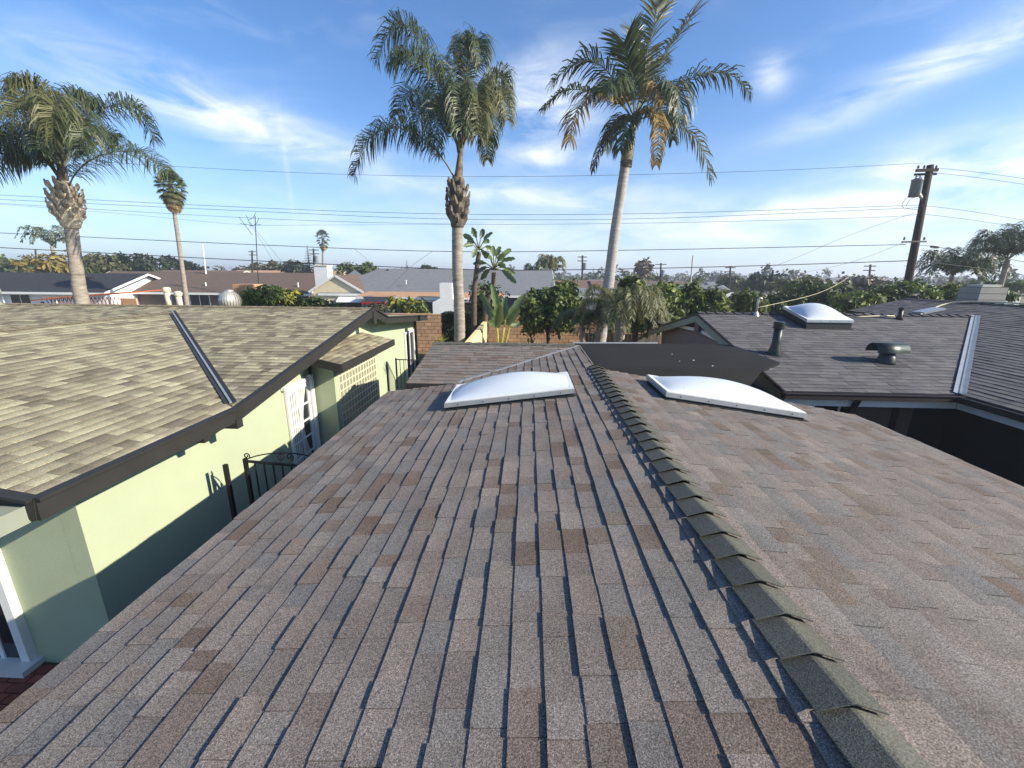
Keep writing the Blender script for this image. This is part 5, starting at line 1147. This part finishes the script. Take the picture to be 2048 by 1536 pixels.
wire('upper wire leaving the pole towards the right edge', [(1872, 336), (1960, 345), (2110, 366)], .01)
wire('second wire leaving the pole top towards the right edge', [(1866, 345), (1960, 356), (2110, 378)], .01)
wire('wire leaving the pole right below the transformer', [(1846, 411), (1950, 424), (2110, 452)], .01)
wire('lower twin wire leaving the pole right below the transformer', [(1846, 428), (1950, 441), (2110, 466)], .01)
wire('cable with a dark splice box leaving the pole right', [(1836, 490), (1866, 493), (1960, 508), (2110, 535)], .014)
wire('lowest thick cable leaving the pole right over the palms', [(1828, 521), (1870, 526), (1960, 537), (2110, 560)], .02)
q0, q1 = P(1862, 493, Yp), P(1876, 495, Yp); o = MB().bar(q0, q1, .12, .1).obj('splice_box', 'iron'); tag(o, 'small dark splice box hanging on the cable right of the pole', 'cable box')
# pale hose lying on the right roof
hp = [(8.75, 11.6), (9.9, 11.75), (11.0, 12.6), (12.4, 13.4), (13.2, 13.6)]
hz_ = [zn(0, y)+.03 if y <= Yr else zw(x, 0)+.05 for x, y in hp]
ps = [Vector((x, y, z)) for (x, y), z in zip(hp, hz_)]+[Vector((13.5, 12.6, zw(13.45, 0)+.06)), Vector((13.4, 11.0, zw(13.4, 0)+.05))]
o = MB().tube([through(ps, t/24) for t in range(25)], .022, 6).obj('cable', 'wire_pale', None, True); tag(o, 'pale cable lying across the dark grey roof', 'cable')

def far_pole(label, px, ytop, Y, r=.14, armw=1.2, can=False, m='wood_pole', lean=0):
    t = P(px, ytop, Y); b = P(px+lean, 575, Y); g = Vector((b.x, Y, 0)); o = thing('distant_pole', label, 'utility pole', g, 'distant poles')
    MB().tube([g, t], [r*1.2, r*.9], 8).obj('pole_shaft', m, o)
    if armw:
        for dz in (.25, .9): MB().bar(t+Vector((-armw, 0, -dz)), t+Vector((armw, 0, -dz)), .12, .14).obj('crossarm', m, o)
    if can: MB().lathe((t.x+.45, Y-.2, t.z-2.4), [(.3, 0), (.32, .1), (.32, 1.1), (.2, 1.2)], 10).obj('transformer', 'insul', o)
far_pole('distant pole with a pale transformer right of the palms pair', 1165, 511, 75, .16, .8, True)
far_pole('distant pole with crossarms left of the grey lamp mast', 1322, 526, 80, .16, 1.0, True)
far_pole('tall grey metal lamp mast in the middle distance', 1386, 511, 55, .1, 0, False, 'galv', -4)
far_pole('distant pole with crossarm right of the lamp mast', 1461, 532, 70, .15, .8)
far_pole('bare distant pole left of the ridge skylight', 1546, 540, 60, .15, 0)
far_pole('distant pole with crossarm left of the tall utility pole', 1741, 529, 70, .15, .9)
far_pole('distant pole left of the tall antenna', 504, 501, 90, .18, .8)
far_pole('distant pole with transformer beside the pointed pine', 627, 497, 75, .16, .9, True)
far_pole('distant street lamp pole behind the left palm', 71, 499, 80, .14, 0)
far_pole('white vent mast on the reddish roof left of the antenna', 405, 489, 48, .07, 0, False, 'paint_white', 8)
far_pole('distant pole between lamp mast and king palm', 1268, 540, 110, .16, 0)
# rooftop television antenna
ab = P(513, 585, 42); at_ = P(510, 432, 42); an = thing('tv_antenna', 'tall thin television antenna on the brown roof', 'antenna', (ab.x, 42, 0))
MB().tube([Vector((ab.x, 42, 0)), at_], .035, 6).obj('mast', 'iron', an)
for k, (x0, y0, x1, y1) in enumerate(((480, 447, 522, 449), (478, 434, 505, 470), (492, 430, 502, 455), (497, 440, 512, 425), (505, 452, 518, 436))): MB().tube([P(x0, y0, 42), P((x0+x1)/2+2, (y0+y1)/2+3, 42), P(x1, y1, 42)], .022, 5).obj('element', 'iron', an)
for k, (x, y) in enumerate(((545, 520), (605, 575))): MB().tube([P(500, 445, 42), P(x, y, 42)], .012, 4).obj('guy_wire', 'wire', an)

# ------------------------------------------------------------------ middle-distance trees
mt = [((-10, 508, 70, 560), 75, 'leaf_mid', 'bushy green tree at the far left edge'), ((72, 500, 140, 560), 58, 'leaf_gold', 'golden tree left of the left palm trunk'),
      ((168, 506, 245, 556), 66, 'leaf_olive', 'olive tree right of the left palm trunk'), ((240, 503, 305, 556), 70, 'leaf_dark', 'dark round tree left of the skinny fan palm'),
      ((328, 516, 402, 556), 84, 'leaf_dark', 'dark tree behind the skinny fan palm trunk'), ((478, 523, 570, 556), 105, 'leaf_olive', 'low olive trees beyond the tan roof'),
      ((570, 522, 608, 552), 95, 'leaf_dark', 'small dark tree left of the pointed pine'), ((690, 524, 758, 560), 72, 'leaf_mid', 'green tree at the left end of the grey roof'),
      ((846, 531, 874, 548), 90, 'leaf_dark', 'dark treetop peeping over the grey ridge'), ((1228, 548, 1320, 580), 100, 'leaf_olive', 'olive trees right of the king palm trunk'),
      ((1440, 548, 1500, 580), 75, 'leaf_olive', 'olive tree right of the distant crossarm pole'), ((1498, 545, 1560, 585), 62, 'leaf_dark', 'dark tree around the bare pole'),
      ((1545, 553, 1640, 590), 50, 'leaf_olive', 'wide olive tree behind the ridge skylight'), ((1680, 543, 1752, 590), 46, 'leaf_dry', 'brown twiggy tree left of the utility pole'),
      ((1640, 560, 1700, 596), 40, 'leaf_mid', 'green tree left of the brown twiggy tree'), ((1930, 560, 2000, 590), 45, 'leaf_mid', 'green tree behind the grey chimney'),
      ((130, 525, 180, 556), 62, 'leaf_mid', 'green tree directly behind the left palm trunk'), ((1045, 545, 1075, 566), 64, 'leaf_dark', 'dark shrubby tree left of the palms pair'),
      ((1272, 517, 1300, 560), 90, 'leaf_dry', 'tall thin bare tree right of the king palm'), ((1560, 570, 1640, 604), 34, 'leaf_mid', 'broad green tree just behind the skylight dome')]
for rect, Y, m, lb in mt: tpx('garden_tree', lb, rect, Y, 4, 3, 1100 if m != 'leaf_dry' else 900, .026*Y**.75+.1, m, .2, group='middle-distance trees')
def conifer(px, ytop, Y, r, label):
    t = P(px, ytop, Y); g = Vector((t.x, Y, 0)); o = thing('conifer', label, 'tree', g, 'distant conifers')
    MB().tube([g, t], [.22, .04], 6).obj('trunk', 'bark', o); mb = MB(); n = 20
    for k in range(n):
        z = t.z*(.3+.7*k/n); rr = r*(1-k/n)+.15
        for j in range(9):
            a = 6.283*j/9+k; d = Vector((math.cos(a), math.sin(a), .15)); s = Vector((-math.sin(a), math.cos(a), 0))*rr*.2; c = Vector((t.x, Y, z)); e = c+d*rr*ru(.8, 1.1)
            b = len(mb.v); mb.v += [tuple(c), tuple(c+d*rr*.6+s), tuple(e), tuple(c+d*rr*.6-s)]; mb.f.append((b, b+1, b+2, b+3))
    mb.obj('crown', 'leaf_far', o)
conifer(614, 490, 85, 2.6, 'pointed pine beside the chimney of the brown-roofed house'); conifer(813, 519, 160, 2.4, 'slim dark conifer peeping over the grey roof'); conifer(1205, 536, 180, 2.0, 'slim conifer left of the king palm trunk'); conifer(732, 523, 90, 2.2, 'small conifer above the dark truck'); conifer(1187, 534, 190, 2.2, 'short conifer right of the distant transformer pole')
# distant wooded suburb, one hazy mass
mb = MB(); B = []
R2_ = random.Random(11)
for k in range(620):
    a = R2_.uniform(-1.05, 1.02); d = 130*(5.5**R2_.random()); h = R2_.uniform(4.2, 7) if R2_.random() < .8 else R2_.uniform(7, 11)*(1 if d > 250 else .8)
    x, y = d*math.sin(a), d*math.cos(a); r = R2_.uniform(2.5, 6)*(d/250)**.3
    B.append((x, y, h*.5, r, r, h*.55))
for b in B: leaves(mb, [b], 90, .035*math.hypot(b[0], b[1])**.55+.45, .14, 1.3, .2)
o = mb.obj('distant_trees', 'leaf_far'); o['label'] = 'hazy belt of distant trees along the horizon'; o['category'] = 'trees'; o['kind'] = 'stuff'
mb = MB(); N = 60
for i in range(N+1):
    x = -2700+i*75; h = max(0, 34*math.exp(-((x+1900)/700)**2)+7*math.sin(i*.9)+5*math.sin(i*2.3)); mb.v += [(x, 2400, -1), (x, 2500, h*.62+2), (x, 2700, h*.5+1), (x, 2800, -1)]
for i in range(N):
    for k in range(3): mb.f.append((i*4+k, i*4+4+k, i*4+5+k, i*4+1+k))
struct(mb.obj('hills', 'hill', None, True))
# ------------------------------------------------------------------ air
mb = MB(); mb.box((-3100, -80, -1.2), (3100, 3500, 32)); hz_o = mb.obj('haze', 'deck'); hz_o['kind'] = 'stuff'
hm = bpy.data.materials.new('haze'); hm.use_nodes = True; nt = hm.node_tree; nt.nodes.clear()
ou = nt.nodes.new('ShaderNodeOutputMaterial'); pv_ = nt.nodes.new('ShaderNodeVolumePrincipled'); pv_.inputs['Color'].default_value = (.86, .92, 1, 1); pv_.inputs['Density'].default_value = .0010; pv_.inputs['Anisotropy'].default_value = .2
nt.links.new(pv_.outputs[0], ou.inputs['Volume']); hz_o.data.materials.clear(); hz_o.data.materials.append(hm)
